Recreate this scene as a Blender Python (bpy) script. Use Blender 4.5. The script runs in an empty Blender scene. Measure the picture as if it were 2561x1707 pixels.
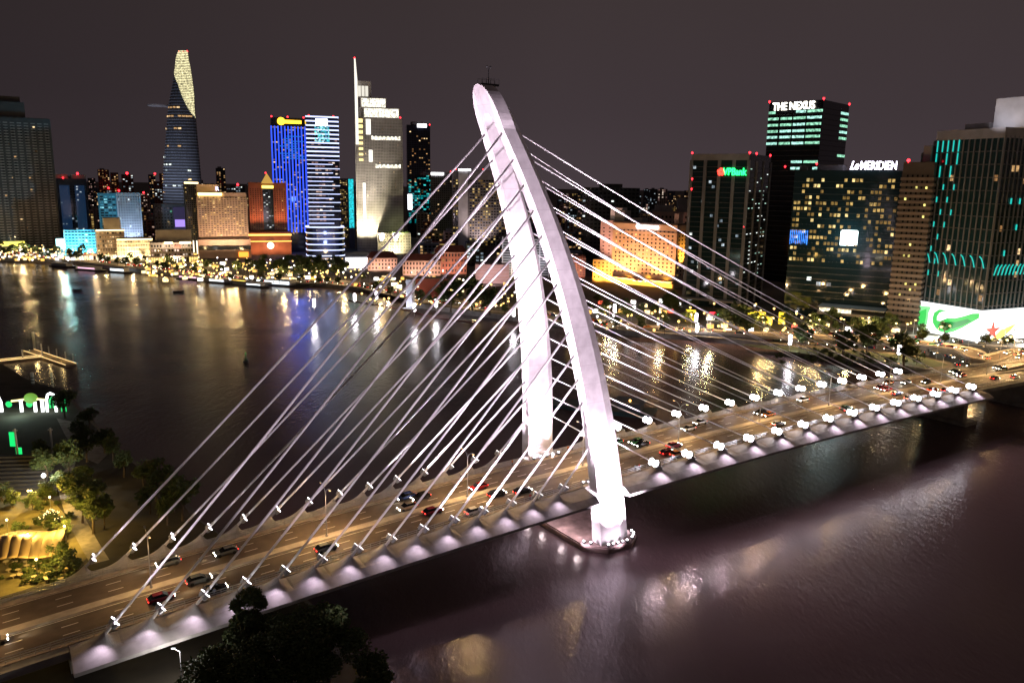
import bpy, bmesh, math, random
from mathutils import Vector, Matrix
R = math.radians
random.seed(7)
sc = bpy.context.scene
COL = sc.collection

# ------------------------------------------------------------------ camera
cam_d = bpy.data.cameras.new("camera"); cam = bpy.data.objects.new("camera", cam_d); COL.objects.link(cam)
FPX, CX, CY, CAM_H = 1992.0, 1280.5, 853.5, 85.0
PITCH, ROLL = math.atan(393 / 1992), R(0.9)
_fw = Vector((0, math.cos(PITCH), -math.sin(PITCH)))
_u0 = Vector((0, math.sin(PITCH), math.cos(PITCH))); _r0 = Vector((1, 0, 0))
_rt = _r0 * math.cos(ROLL) + _u0 * math.sin(ROLL)
_up = -_r0 * math.sin(ROLL) + _u0 * math.cos(ROLL)
cam_d.sensor_width = 36; cam_d.lens = FPX / 2561 * 36
cam_d.clip_start = 0.5; cam_d.clip_end = 40000
mw = Matrix((_rt, _up, -_fw)).transposed().to_4x4(); mw.translation = Vector((0, 0, CAM_H))
cam.matrix_world = mw
sc.camera = cam
K = 2561 / 2352
CAMP = Vector((0, 0, CAM_H))
def ray(x, y): return _fw * FPX + _rt * (x * K - CX) - _up * (y * K - CY)
def atz(x, y, z):
    d = ray(x, y); return CAMP + d * ((z - CAM_H) / d.z)
def aty(x, y, Y):
    d = ray(x, y); return CAMP + d * (Y / d.y)

# ------------------------------------------------------------------ sky, exposure
w = bpy.data.worlds.new("World"); sc.world = w; w.use_nodes = True
nt = w.node_tree; nt.nodes.clear()
tc = nt.nodes.new("ShaderNodeTexCoord"); sp = nt.nodes.new("ShaderNodeSeparateXYZ")
rp = nt.nodes.new("ShaderNodeValToRGB"); bg = nt.nodes.new("ShaderNodeBackground"); wo = nt.nodes.new("ShaderNodeOutputWorld")
nz = nt.nodes.new("ShaderNodeTexNoise"); nz.inputs["Scale"].default_value = 1.6; nz.inputs["Detail"].default_value = 3
mx = nt.nodes.new("ShaderNodeMixRGB"); mx.blend_type = 'MULTIPLY'; mx.inputs[0].default_value = 0.36
nt.links.new(tc.outputs["Generated"], sp.inputs[0]); nt.links.new(sp.outputs["Z"], rp.inputs[0])
nt.links.new(tc.outputs["Generated"], nz.inputs["Vector"])
nt.links.new(rp.outputs[0], mx.inputs[1]); nt.links.new(nz.outputs[0], mx.inputs[2])
e = rp.color_ramp.elements
e[0].position = 0.0; e[0].color = (0.070, 0.052, 0.059, 1)
e[1].position = 0.30; e[1].color = (0.052, 0.038, 0.037, 1)
e_ = rp.color_ramp.elements.new(0.09); e_.color = (0.060, 0.044, 0.049, 1)
xr = nt.nodes.new("ShaderNodeMapRange"); xr.inputs[1].default_value = -.62; xr.inputs[2].default_value = .05; xr.inputs[3].default_value = .55; xr.inputs[4].default_value = 1.0
nt.links.new(sp.outputs["X"], xr.inputs[0]); m2 = nt.nodes.new("ShaderNodeMixRGB"); m2.blend_type = 'MULTIPLY'; m2.inputs[0].default_value = 1.0
nt.links.new(mx.outputs[0], m2.inputs[1]); nt.links.new(xr.outputs[0], m2.inputs[2]); nt.links.new(m2.outputs[0], bg.inputs[0]); bg.inputs[1].default_value = 1.0
nt.links.new(bg.outputs[0], wo.inputs[0])
sc.view_settings.view_transform = 'Standard'; sc.view_settings.look = 'None'
sc.view_settings.exposure = 0; sc.view_settings.gamma = 1
cy = sc.cycles
cy.use_denoising = True; cy.sample_clamp_indirect = 4; cy.max_bounces = 6; cy.diffuse_bounces = 2; cy.glossy_bounces = 3
cy.transmission_bounces = 2; cy.caustics_reflective = False; cy.caustics_refractive = False
cy.use_light_tree = True

# ------------------------------------------------------------------ materials
_M = {}
def emi(m): m.cycles.emission_sampling = 'NONE'; return m
def mat(key, col, rough=0.7, metal=0.0, emit=None, es=0.0, noise=0.0, nscale=1.0, bump=0.0, spec=0.5):
    if key in _M: return _M[key]
    m = bpy.data.materials.new(key); m.use_nodes = True; t = m.node_tree; b = t.nodes["Principled BSDF"]
    b.inputs["Base Color"].default_value = (*col, 1); b.inputs["Roughness"].default_value = rough
    b.inputs["Metallic"].default_value = metal; b.inputs["Specular IOR Level"].default_value = spec
    if noise or bump:
        c = t.nodes.new("ShaderNodeTexCoord"); n = t.nodes.new("ShaderNodeTexNoise")
        n.inputs["Scale"].default_value = nscale; n.inputs["Detail"].default_value = 5
        t.links.new(c.outputs["Object"], n.inputs["Vector"])
        if noise:
            r_ = t.nodes.new("ShaderNodeValToRGB"); r_.color_ramp.elements[0].position = 0.3; r_.color_ramp.elements[1].position = 0.7
            r_.color_ramp.elements[0].color = (*[v * (1 - noise) for v in col], 1)
            r_.color_ramp.elements[1].color = (*[min(1, v * (1 + noise)) for v in col], 1)
            t.links.new(n.outputs[0], r_.inputs[0]); t.links.new(r_.outputs[0], b.inputs["Base Color"])
        if bump:
            bp = t.nodes.new("ShaderNodeBump"); bp.inputs["Strength"].default_value = bump
            t.links.new(n.outputs[0], bp.inputs["Height"]); t.links.new(bp.outputs[0], b.inputs["Normal"])
    if emit:
        b.inputs["Emission Color"].default_value = (*emit, 1); b.inputs["Emission Strength"].default_value = es
        emi(m)
    _M[key] = m
    return m
def glow(key, col, s): return mat(key, (0.02, 0.02, 0.02), 0.6, emit=col, es=s)
def litwin(key, col, s):
    """a lit window: curtains and lamps make the light patchy"""
    if key in _M: return _M[key]
    m = mat(key, (0.03, 0.03, 0.03), 0.25, emit=col, es=s); t = m.node_tree; b = t.nodes["Principled BSDF"]
    c = t.nodes.new("ShaderNodeTexCoord"); g = t.nodes.new("ShaderNodeNewGeometry"); n = t.nodes.new("ShaderNodeTexNoise")
    n.inputs["Scale"].default_value = 0.55; n.inputs["Detail"].default_value = 2
    mr = t.nodes.new("ShaderNodeMapRange"); mr.inputs[1].default_value = 0.3; mr.inputs[2].default_value = 0.7
    mr.inputs[3].default_value = 0.25 * s; mr.inputs[4].default_value = 1.6 * s
    t.links.new(g.outputs["Position"], n.inputs["Vector"]); t.links.new(n.outputs[0], mr.inputs[0]); t.links.new(mr.outputs[0], b.inputs["Emission Strength"])
    return m
CONC = mat("pale_concrete", (0.62, 0.60, 0.60), 0.75, noise=0.14, nscale=0.35, bump=0.05)
def pylon_mat():
    m = mat("painted_pylon_concrete", (0.66, 0.63, 0.65), 0.6); t = m.node_tree; b = t.nodes["Principled BSDF"]
    c = t.nodes.new("ShaderNodeTexCoord"); s_ = t.nodes.new("ShaderNodeSeparateXYZ"); t.links.new(c.outputs["Object"], s_.inputs[0])
    md = t.nodes.new("ShaderNodeMath"); md.operation = 'PINGPONG'; md.inputs[1].default_value = 2.1; t.links.new(s_.outputs["Z"], md.inputs[0])
    lt = t.nodes.new("ShaderNodeMath"); lt.operation = 'LESS_THAN'; lt.inputs[1].default_value = 0.045; t.links.new(md.outputs[0], lt.inputs[0])
    n = t.nodes.new("ShaderNodeTexNoise"); n.inputs["Scale"].default_value = 0.45; n.inputs["Detail"].default_value = 6; t.links.new(c.outputs["Object"], n.inputs["Vector"])
    r_ = t.nodes.new("ShaderNodeValToRGB"); r_.color_ramp.elements[0].position = 0.3; r_.color_ramp.elements[1].position = 0.7
    r_.color_ramp.elements[0].color = (0.53, 0.50, 0.52, 1); r_.color_ramp.elements[1].color = (0.72, 0.69, 0.71, 1); t.links.new(n.outputs[0], r_.inputs[0])
    x = t.nodes.new("ShaderNodeMixRGB"); x.inputs[2].default_value = (0.50, 0.47, 0.49, 1); t.links.new(lt.outputs[0], x.inputs[0]); t.links.new(r_.outputs[0], x.inputs[1])
    t.links.new(x.outputs[0], b.inputs["Base Color"]); return m
PYL = pylon_mat()
DCONC = mat("grey_concrete", (0.30, 0.29, 0.28), 0.8, noise=0.25, nscale=0.3)
ASPH = mat("asphalt", (0.055, 0.053, 0.052), 0.75, noise=0.3, nscale=0.5)
PAVE = mat("paving", (0.28, 0.25, 0.22), 0.8, noise=0.3, nscale=0.6)
PAINT = mat("road_paint", (0.75, 0.74, 0.70), 0.6)
STEEL = mat("grey_steel", (0.42, 0.43, 0.46), 0.4, 0.6)
DARKM = mat("dark_metal", (0.05, 0.05, 0.055), 0.5, 0.4)
CABLE = mat("white_cable_sheath", (0.78, 0.76, 0.78), 0.65)
GLASSD = mat("dark_window_glass", (0.012, 0.015, 0.02), 0.08)
GREENW = mat("blue_green_glass", (0.010, 0.024, 0.030), 0.06)
SOIL = mat("soil", (0.045, 0.038, 0.028), 0.95, noise=0.4, nscale=0.15)
RED = glow("red_beacon_glow", (1, 0.02, 0.03), 8)
WHITE = glow("white_glow", (1, 0.97, 1.0), 6)
WARMG = glow("warm_glow", (1, 0.72, 0.32), 6)
WARM = [litwin("warm_window_%s" % n, c, s) for n, c, s in (("dim", (1, .5, .18), .28), ("mid", (1, .58, .24), .62), ("bright", (1, .68, .34), 1.3))]
COOL = [litwin("cool_window_%s" % n, c, s) for n, c, s in (("dim", (.65, .85, 1), .25), ("mid", (.75, .9, 1), .6), ("bright", (.9, 1, .95), 1.3))]
AMBER = [litwin("amber_window_%s" % n, c, s) for n, c, s in (("dim", (1, .6, .15), .22), ("mid", (1, .66, .2), .6), ("bright", (1, .75, .3), 1.1))]
PINKW = [litwin("rose_window_%s" % n, c, s) for n, c, s in (("dim", (1, .55, .5), .25), ("mid", (1, .66, .5), .6), ("bright", (1, .8, .65), 1.1))]

# ------------------------------------------------------------------ mesh helpers
class MB:
    def __init__(s): s.v = []; s.f = []; s.m = []
    def add(s, vs, fs, mi=0):
        o = len(s.v); s.v += [tuple(p) for p in vs]
        for f in fs: s.f.append(tuple(i + o for i in f)); s.m.append(mi)
        return s
    def box(s, x0, x1, y0, y1, z0, z1, mi=0):
        return s.add([(x0, y0, z0), (x1, y0, z0), (x1, y1, z0), (x0, y1, z0), (x0, y0, z1), (x1, y0, z1), (x1, y1, z1), (x0, y1, z1)],
                     [(3, 2, 1, 0), (4, 5, 6, 7), (0, 1, 5, 4), (1, 2, 6, 5), (2, 3, 7, 6), (3, 0, 4, 7)], mi)
    def prism(s, poly, z0, z1, mi=0):
        n = len(poly)
        return s.add([(x, y, z0) for x, y in poly] + [(x, y, z1) for x, y in poly],
                     [tuple(range(n - 1, -1, -1)), tuple(range(n, 2 * n))] + [(i, (i + 1) % n, n + (i + 1) % n, n + i) for i in range(n)], mi)
    def loft(s, rings, mi=0, cap=True):
        n = len(rings[0]); vs = [p for r in rings for p in r]; fs = []
        for k in range(len(rings) - 1):
            for i in range(n):
                a = k * n + i; b = k * n + (i + 1) % n; fs.append((a, b, b + n, a + n))
        if cap: fs += [tuple(range(n - 1, -1, -1)), tuple(range(len(vs) - n, len(vs)))]
        return s.add(vs, fs, mi)
    def tube(s, pts, r, n=8, mi=0, cap=True):
        pts = [Vector(p) for p in pts]; rings = []
        for i, p in enumerate(pts):
            d = (pts[min(i + 1, len(pts) - 1)] - pts[max(i - 1, 0)]).normalized()
            a = d.orthogonal().normalized() if i == 0 else (a - d * a.dot(d)).normalized()
            b = d.cross(a); rr = r[i] if isinstance(r, (list, tuple)) else r
            rings.append([p + (a * math.cos(t) + b * math.sin(t)) * rr for t in [2 * math.pi * j / n for j in range(n)]])
        return s.loft(rings, mi, cap)
    def ball(s, c, r, mi=0, nu=8, nv=5, sq=(1, 1, 1)):
        rings = []
        for j in range(nv + 1):
            t = math.pi * j / nv; rr = max(math.sin(t), 0.02)
            rings.append([(c[0] + r * sq[0] * rr * math.cos(2 * math.pi * i / nu), c[1] + r * sq[1] * rr * math.sin(2 * math.pi * i / nu), c[2] - r * sq[2] * math.cos(t)) for i in range(nu)])
        return s.loft(rings, mi)
    def strip(s, la, lb, mi=0):
        n = len(la); return s.add(list(la) + list(lb), [(i, i + 1, n + i + 1, n + i) for i in range(n - 1)], mi)
    def mesh(s, name, mats, smooth=False):
        me = bpy.data.meshes.new(name); me.from_pydata(s.v, [], s.f)
        if not isinstance(mats, (list, tuple)): mats = [mats]
        for m in mats: me.materials.append(m)
        if any(s.m): me.polygons.foreach_set("material_index", s.m)
        if smooth: me.polygons.foreach_set("use_smooth", [True] * len(s.f))
        me.update(); return me
    def build(s, name, mats, parent=None, smooth=False, loc=None):
        return link(name, s.mesh(name, mats, smooth), parent, loc)
def link(name, me, parent=None, loc=None):
    o = bpy.data.objects.new(name, me); COL.objects.link(o)
    if parent: o.parent = parent
    if loc is not None: o.location = loc
    return o
def tag(o, label, cat, group=None):
    o["label"] = label; o["category"] = cat
    if group: o["group"] = group
    return o
def thing(name, label, cat, loc=(0, 0, 0), rz=0.0, group=None):
    o = bpy.data.objects.new(name, None); COL.objects.link(o); o.location = loc; o.rotation_euler = (0, 0, rz)
    o.empty_display_size = 1
    return tag(o, label, cat, group)
def struct(name, mb, m):
    o = mb.build(name, m); o["kind"] = "structure"; return o
def copy_tree(o, parent=None):
    c = o.copy(); COL.objects.link(c)
    if parent: c.parent = parent
    for ch in list(o.children): copy_tree(ch, c)
    return c
def lamp(kind, loc, energy, col, parent=None, size=0.3, aim=None, cone=60, blend=0.5, spec=1.0):
    d = bpy.data.lights.new("bulb", kind); d.energy = energy; d.color = col; d.shadow_soft_size = size; d.specular_factor = spec
    o = bpy.data.objects.new("bulb", d); COL.objects.link(o); o.location = loc
    if kind == 'SPOT':
        d.spot_size = R(cone); d.spot_blend = blend
        v = Vector(aim) - Vector(loc); o.rotation_euler = v.to_track_quat('-Z', 'Y').to_euler()
    if parent: o.parent = parent
    return o
def text(body, h, ext, m, parent, loc, rot, bold=0.0, name="sign_lettering", align='LEFT', shear=0, fit=None):
    cu = bpy.data.curves.new(name, 'FONT'); cu.body = body; cu.size = h * 1.4; cu.extrude = ext; cu.offset = bold; cu.align_x = align; cu.resolution_u = 3; cu.shear = shear
    t = bpy.data.objects.new(name, cu); COL.objects.link(t)
    dg = bpy.context.evaluated_depsgraph_get(); me = bpy.data.meshes.new_from_object(t.evaluated_get(dg))
    if fit:
        x1 = max(v.co.x for v in me.vertices); k_ = fit / x1
        for v in me.vertices: v.co.x *= k_
    bpy.data.objects.remove(t); me.materials.clear(); me.materials.append(m)
    o = link(name, me, parent, loc); o.rotation_euler = rot; return o
FRONT = (R(90), 0, 0)
SIDE = (R(90), 0, R(90))

# ================================================================== the setting
WZ = 3.5   # river level
NZ = 5.4   # near bank
GZ = 6.2   # city ground
PINK = (1.0, 0.80, 0.95); ORANGE = (1.0, 0.60, 0.24)
def water_mat():
    m = mat("river_water", (0.125, 0.082, 0.085), 0.17); t = m.node_tree; b = t.nodes["Principled BSDF"]
    b.inputs["IOR"].default_value = 1.36
    c = t.nodes.new("ShaderNodeTexCoord"); mp = t.nodes.new("ShaderNodeMapping"); mp.inputs["Rotation"].default_value = (0, 0, R(25)); mp.inputs["Scale"].default_value = (1, 0.45, 1)
    t.links.new(c.outputs["Object"], mp.inputs["Vector"])
    n1 = t.nodes.new("ShaderNodeTexNoise"); n1.inputs["Scale"].default_value = 0.75; n1.inputs["Detail"].default_value = 4; n1.inputs["Roughness"].default_value = 0.6
    n2 = t.nodes.new("ShaderNodeTexNoise"); n2.inputs["Scale"].default_value = 0.02; n2.inputs["Detail"].default_value = 3
    t.links.new(mp.outputs[0], n1.inputs["Vector"]); t.links.new(c.outputs["Object"], n2.inputs["Vector"])
    mr = t.nodes.new("ShaderNodeMapRange"); mr.inputs[1].default_value = .35; mr.inputs[2].default_value = .65; mr.inputs[3].default_value = .15; mr.inputs[4].default_value = .27
    t.links.new(n2.outputs[0], mr.inputs[0]); t.links.new(mr.outputs[0], b.inputs["Roughness"])
    bp = t.nodes.new("ShaderNodeBump"); bp.inputs["Strength"].default_value = 0.38; bp.inputs["Distance"].default_value = 0.35
    t.links.new(n1.outputs[0], bp.inputs["Height"]); t.links.new(bp.outputs[0], b.inputs["Normal"])
    return m
wt = MB(); wt.add([(-6000, -1500, WZ), (6000, -1500, WZ), (6000, 3000, WZ), (-6000, 3000, WZ)], [(0, 1, 2, 3)])
struct("river_water", wt, water_mat())

shore_px = [(-60, 590), (0, 600), (160, 604), (275, 621), (410, 634), (470, 645), (560, 655), (720, 657), (824, 668), (928, 684), (935, 703), (1060, 722), (1220, 742), (1380, 762), (1470, 775), (1600, 780), (1700, 792), (1800, 805), (1900, 820), (1990, 838), (2100, 858)]
shore = [atz(x, y, WZ) for x, y in shore_px]
shore = [Vector((-5500, 1500, 0)), Vector((-1400, 1010, 0))] + shore + [Vector((215, 322, 0)), Vector((285, 250, 0)), Vector((600, 60, 0)), Vector((2500, -600, 0))]
top = [(p.x, p.y, GZ) for p in shore]
far_pts = [(14000, -600, GZ), (14000, 16000, GZ), (-14000, 16000, GZ), (-14000, 1500, GZ)]
gm = MB(); gm.add(top + far_pts, [tuple(range(len(top) + 4))[::-1]][:1])
GROUND_CITY = mat("city_ground", (0.09, 0.075, 0.06), 0.9, noise=0.5, nscale=0.03)
og = struct("ground", gm, GROUND_CITY)
bm = bmesh.new(); bm.from_mesh(og.data); bmesh.ops.triangulate(bm, faces=bm.faces); bmesh.ops.recalc_face_normals(bm, faces=bm.faces)
for f in bm.faces:
    if f.normal.z < 0: f.normal_flip()
bm.to_mesh(og.data); bm.free()
# quay wall along the far bank, with a coping
qw = MB(); qw.strip([(p.x, p.y, WZ - 2) for p in shore], [(p.x, p.y, GZ + 0.35) for p in shore])
def offs(line, d):
    out = []
    for i, p in enumerate(line):
        t = (line[min(i + 1, len(line) - 1)] - line[max(i - 1, 0)]); t.z = 0; t.normalize()
        out.append(Vector((p.x - t.y * d, p.y + t.x * d, p.z)))
    return out
inn = offs(shore, 0.8)
qw.strip([(p.x, p.y, GZ + 0.35) for p in shore], [(p.x, p.y, GZ + 0.35) for p in inn])
qw.strip([(p.x, p.y, GZ + 0.35) for p in inn], [(p.x, p.y, GZ - 0.1) for p in inn])
tag(qw.build("quay_wall", DCONC), "long grey concrete quay wall at the edge of the far bank", "wall")

# near bank (left), its shoreline found where the water ends
nb_px = [(0, 842), (60, 880), (140, 905), (165, 935), (235, 1010), (310, 1080), (400, 1140), (440, 1200)]
nb = [Vector((-700, 560, 0)), Vector((-330, 400, 0))] + [atz(x, y, WZ) for x, y in nb_px] + [Vector((-52, 156, 0)), Vector((-31, 131, 0)), Vector((-20, 112, 0)), Vector((30, 40, 0)), Vector((200, -200, 0)), Vector((500, -900, 0))]
nbp = [(p.x, p.y, NZ) for p in nb]
g2 = MB(); g2.add(nbp + [(-3000, -900, NZ), (-3000, 560, NZ)], [tuple(range(len(nbp) + 2))])
o2 = struct("near_bank_ground", g2, SOIL)
bm = bmesh.new(); bm.from_mesh(o2.data); bmesh.ops.triangulate(bm, faces=bm.faces)
for f in bm.faces:
    if f.normal.z < 0: f.normal_flip()
bm.to_mesh(o2.data); bm.free()
b2 = MB(); low = offs(nb, 3.5)
b2.strip([(p.x, p.y, NZ) for p in nb], [(p.x, p.y, WZ - 1) for p in low]); struct("river_bank_slope", b2, SOIL)

def ribbon(line, w0, w1, z, lift=0.0):
    a = offs(line, w0); b = offs(line, w1)
    return [(p.x, p.y, z + lift) for p in a], [(p.x, p.y, z + lift) for p in b]
def smooth_line(pts, n=6):
    out = []
    P_ = [pts[0]] + list(pts) + [pts[-1]]
    for i in range(1, len(P_) - 2):
        for k in range(n):
            t = k / n; a, b, c, d = P_[i - 1], P_[i], P_[i + 1], P_[i + 2]
            out.append(0.5 * ((2 * b) + (c - a) * t + (2 * a - 5 * b + 4 * c - d) * t * t + (3 * b - a - 3 * c + d) * t ** 3))
    out.append(P_[-2]); return out
# ------------------------------------------------------------------ bridge frame of reference: local x = s along the deck, y = n across, z up
TH = 0.593; BO = Vector((71.98, 222.0, 0))
def zd(s):
    a = max(-230.0, min(150.0, s)); z = 20 + .574 * a / 100 - 1.643 * (a / 100) ** 2
    if s > 150: z += (s - 150) * -0.0435
    return z
def br(s, n, z): return Vector((BO.x + s * math.cos(TH) - n * math.sin(TH), BO.y + s * math.sin(TH) + n * math.cos(TH), z))
RZ = -1.45   # road surface below the anchor line

# riverside road and the ramp that joins it to the bridge
rr_px = [(-40, 578), (0, 583), (200, 597), (330, 612), (440, 625), (600, 645), (800, 652), (1000, 692), (1200, 718), (1380, 745), (1500, 757), (1750, 775)]
rroad = [Vector((-1500, 1130, 0))] + [atz(x, y, GZ) for x, y in rr_px] + [Vector((176, 436, 0)), Vector((205, 426, 0)), Vector((255, 415, 0)), Vector((420, 380, 0)), Vector((900, 250, 0))]
for p in rroad: p.z = 0
rroad = smooth_line(rroad)
rm = MB(); rm.strip(*ribbon(rroad, -6, 10, GZ, 0.02)); struct("riverside_road", rm, ASPH)
for a, b, nm in ((-9, -6, "riverside_pavement"), (10, 15, "inner_pavement")):
    km = MB(); A, B = ribbon(rroad, a, b, GZ, 0.14); km.strip(A, B)
    km.strip(B if a < 0 else A, [(x, y, z - 0.2) for x, y, z in (B if a < 0 else A)]); struct(nm, km, PAVE)
lm = MB()
for k in range(0, len(rroad) - 1):
    for off in (-2, 2, 6):
        p, q = rroad[k], rroad[k + 1]; t = (q - p).normalized(); nn = Vector((-t.y, t.x, 0)); c = (p + q) / 2 + nn * off
        a = c - t * 3; b = c + t * 3
        lm.add([(*(a - nn * .1).xy, GZ + .026), (*(b - nn * .1).xy, GZ + .026), (*(b + nn * .1).xy, GZ + .026), (*(a + nn * .1).xy, GZ + .026)], [(0, 1, 2, 3)])
struct("road_markings", lm, PAINT)

# ================================================================== the bridge
BR = thing("cable_stayed_bridge", "floodlit white cable-stayed bridge with a leaning arch pylon over the river", "bridge", BO, TH)
S_L = [-172.5 + 6.901 * i for i in range(14)]
S_R = [-52.48 + 11.332 * i for i in range(14)]
PN = 13.18
def sweep(prof, s0, s1, step=4.0):
    """prof: closed list of (n, dz) relative to zd(s)"""
    k = max(2, int(abs(s1 - s0) / step)); return [[(s, n, zd(s) + dz) for n, dz in prof] for s in [s0 + (s1 - s0) * i / k for i in range(k + 1)]]
dk = MB(); dk.loft(sweep([(-10.6, RZ), (-10.6, -2.6), (-6, -4.3), (6, -4.3), (10.6, -2.6), (10.6, RZ)], -300, 330))
DECK = dk.build("deck", DCONC, BR)
rd = MB()
for n0, n1 in ((-9.4, -1.15), (1.15, 9.4)): 
    L_ = [s for s in range(-300, 331, 5)]
    rd.strip([(s, n0, zd(s) + RZ + .006) for s in L_], [(s, n1, zd(s) + RZ + .006) for s in L_])
rd.build("carriageway", mat("bridge_asphalt", (0.11, 0.085, 0.065), 0.6, noise=0.25, nscale=0.4), BR)
md = MB(); md.loft(sweep([(-1.15, RZ - .05), (-1.0, RZ + .35), (1.0, RZ + .35), (1.15, RZ - .05)], -300, 330)); md.build("median", mat("median_concrete", (0.42, 0.38, 0.33), .8, noise=.2, nscale=.5), BR)
for sg in (-1, 1):
    fk = MB(); fk.loft(sweep([(sg * 9.4, RZ), (sg * 9.4, RZ + .22), (sg * 10.58, RZ + .22), (sg * 10.58, RZ)][::sg], -300, 330)); fk.build("footway", mat("footway_concrete", (0.34, 0.29, 0.25), .8, noise=.25, nscale=.6), BR)
mk = MB()
for n0 in (-6.7, -3.9, 3.9, 6.7):
    s = -298
    while s < 325:
        mk.add([(s, n0 - .09, zd(s) + RZ + .012), (s + 2.5, n0 - .09, zd(s + 2.5) + RZ + .012), (s + 2.5, n0 + .09, zd(s + 2.5) + RZ + .012), (s, n0 + .09, zd(s) + RZ + .012)], [(0, 1, 2, 3)]); s += 8
for n0 in (-9.1, -1.5, 1.5, 9.1):
    L_ = [s for s in range(-300, 331, 5)]; mk.strip([(s, n0 - .07, zd(s) + RZ + .012) for s in L_], [(s, n0 + .07, zd(s) + RZ + .012) for s in L_])
mk.build("lane_marking", PAINT, BR)
for sg in (-1, 1):
    rl = MB()
    for s0, s1 in ((-290, 320),):
        L_ = [s0 + i * 4 for i in range(int((s1 - s0) / 4) + 1)]
        for dz in (.45, .85, 1.25): rl.tube([(s, sg * 10.45, zd(s) + RZ + .22 + dz) for s in L_], .07, 5)
        for i in range(int((s1 - s0) / 2)): s = s0 + i * 2; rl.box(s - .04, s + .04, sg * 10.45 - .05, sg * 10.45 + .05, zd(s) + RZ + .2, zd(s) + RZ + 1.47)
    rl.build("railing", STEEL, BR)
FAIR = mat("fairing_concrete", (.43, .41, .41), .75, noise=.22, nscale=.5, bump=.05)
# scalloped edge fairings: a shelf with a tent-like fin under every anchor
def fairing(sa, sb, sg, anchors, flank):
    """tent zone with one asymmetric fin per anchor, then the sloping outer fascia"""
    n_s = int((sb - sa) / 0.35); rows = []
    TT = [(10.75, .12), (11.5, .40), (12.3, .80), (12.9, .98), (13.3, 1.0), (13.7, .80), (14.2, .40), (14.7, .08), (15.0, 0)]
    for i in range(n_s + 1):
        s = sa + (sb - sa) * i / n_s; r_ = []
        a = min(anchors, key=lambda q: abs(s - q) * (1 if s < q else 2.0)); ds = s - a
        for n, w in TT:
            L_ = flank * (1.9 if ds < 0 else .62) * (1 + .9 * (1 - w))
            c = math.exp(-(abs(ds) / L_) ** 1.15)
            r_.append((s, sg * n, zd(s) - 1.40 - .12 * (n - 10.75) + 2.25 * w * c))
        r_ += [(s, sg * 16.75, zd(s) - 2.95), (s, sg * 16.78, zd(s) - 3.55), (s, sg * 15.6, zd(s) - 3.75), (s, sg * 10.7, zd(s) - 3.1)]
        rows.append(r_)
    m = MB(); m.loft(rows if sg < 0 else [r_[::-1] for r_ in rows]); return m
for sg in (-1, 1):
    fairing(-177.5, -73.6, sg, S_L, 1.15).build("edge_fairing", FAIR, BR, smooth=False)
    fairing(-65.0, 101.5, sg, S_R, 1.6).build("edge_fairing", FAIR, BR, smooth=False)
    for s0, s1 in ((-300, -177.6), (101.6, 330)):
        eb = MB(); eb.loft(sweep([(sg * 10.62, RZ + .1), (sg * 12.6, RZ + .1), (sg * 12.6, RZ - 1.2), (sg * 10.62, RZ - 1.4)][::sg], s0, s1)); eb.build("edge_beam", DCONC, BR)

# pylon: an arch of two legs that bends back towards the near bank
PZ = [4.0, 12, 20, 33, 45.6, 57, 67, 77, 87, 92, 96]
def itp(z, xs, ys):
    if z <= xs[0]: return ys[0]
    for i in range(len(xs) - 1):
        if z <= xs[i + 1]: t = (z - xs[i]) / (xs[i + 1] - xs[i]); return ys[i] + (ys[i + 1] - ys[i]) * t
    return ys[-1]
def smooth_itp(xs, ys):
    n = len(xs); m = [0] * n
    for i in range(n):
        a = max(0, i - 1); b = min(n - 1, i + 1); m[i] = (ys[b] - ys[a]) / (xs[b] - xs[a])
    def f(z):
        z = max(xs[0], min(xs[-1], z))
        for i in range(n - 1):
            if z <= xs[i + 1]:
                h = xs[i + 1] - xs[i]; t = (z - xs[i]) / h
                return (2*t**3 - 3*t*t + 1)*ys[i] + (t**3 - 2*t*t + t)*h*m[i] + (-2*t**3 + 3*t*t)*ys[i+1] + (t**3 - t*t)*h*m[i+1]
        return ys[-1]
    return f
f_out = smooth_itp([5, 20, 33, 45.6, 57, 67, 77, 87, 96, 101], [15.9, 14.7, 13.1, 11.4, 9.9, 8.5, 7.2, 5.8, 4.4, 3.4])
f_thk = smooth_itp([5, 20, 45.6, 67, 87, 96, 101], [3.2, 2.75, 2.7, 2.95, 2.75, 2.4, 2.2])
f_left = smooth_itp([5, 12, 20, 33, 45.6, 57, 67, 77, 87, 96, 105], [-72.2, -72.6, -73.3, -74.5, -76.4, -78.7, -81.3, -84.6, -88.6, -92.7, -96.4])
f_dep = smooth_itp([5, 20, 45.6, 67, 87, 97, 105], [9.0, 8.1, 7.3, 6.1, 4.9, 4.6, 4.5])
def sect(o, i, z, s0, dep, sg):
    """hexagon: left face from i to o, outer side face, chamfered right-hand corners"""
    ch = 0.34 * dep; q = [(s0, i), (s0, o), (s0 + dep - ch, o), (s0 + dep, o - (o - i) * .38), (s0 + dep, i + (o - i) * .25), (s0 + dep - ch * .6, i)]
    q = [(s, sg * n, z) for s, n in q]; return q if sg < 0 else q[::-1]
for sg in (-1, 1):
    lg = MB(); zs = [4.8 + (96 - 4.8) * k / 46 for k in range(47)]
    lg.loft([sect(f_out(z), f_out(z) - f_thk(z), z, f_left(z), f_dep(z), sg) for z in zs])
    lg.build("pylon_leg", PYL, BR)
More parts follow.
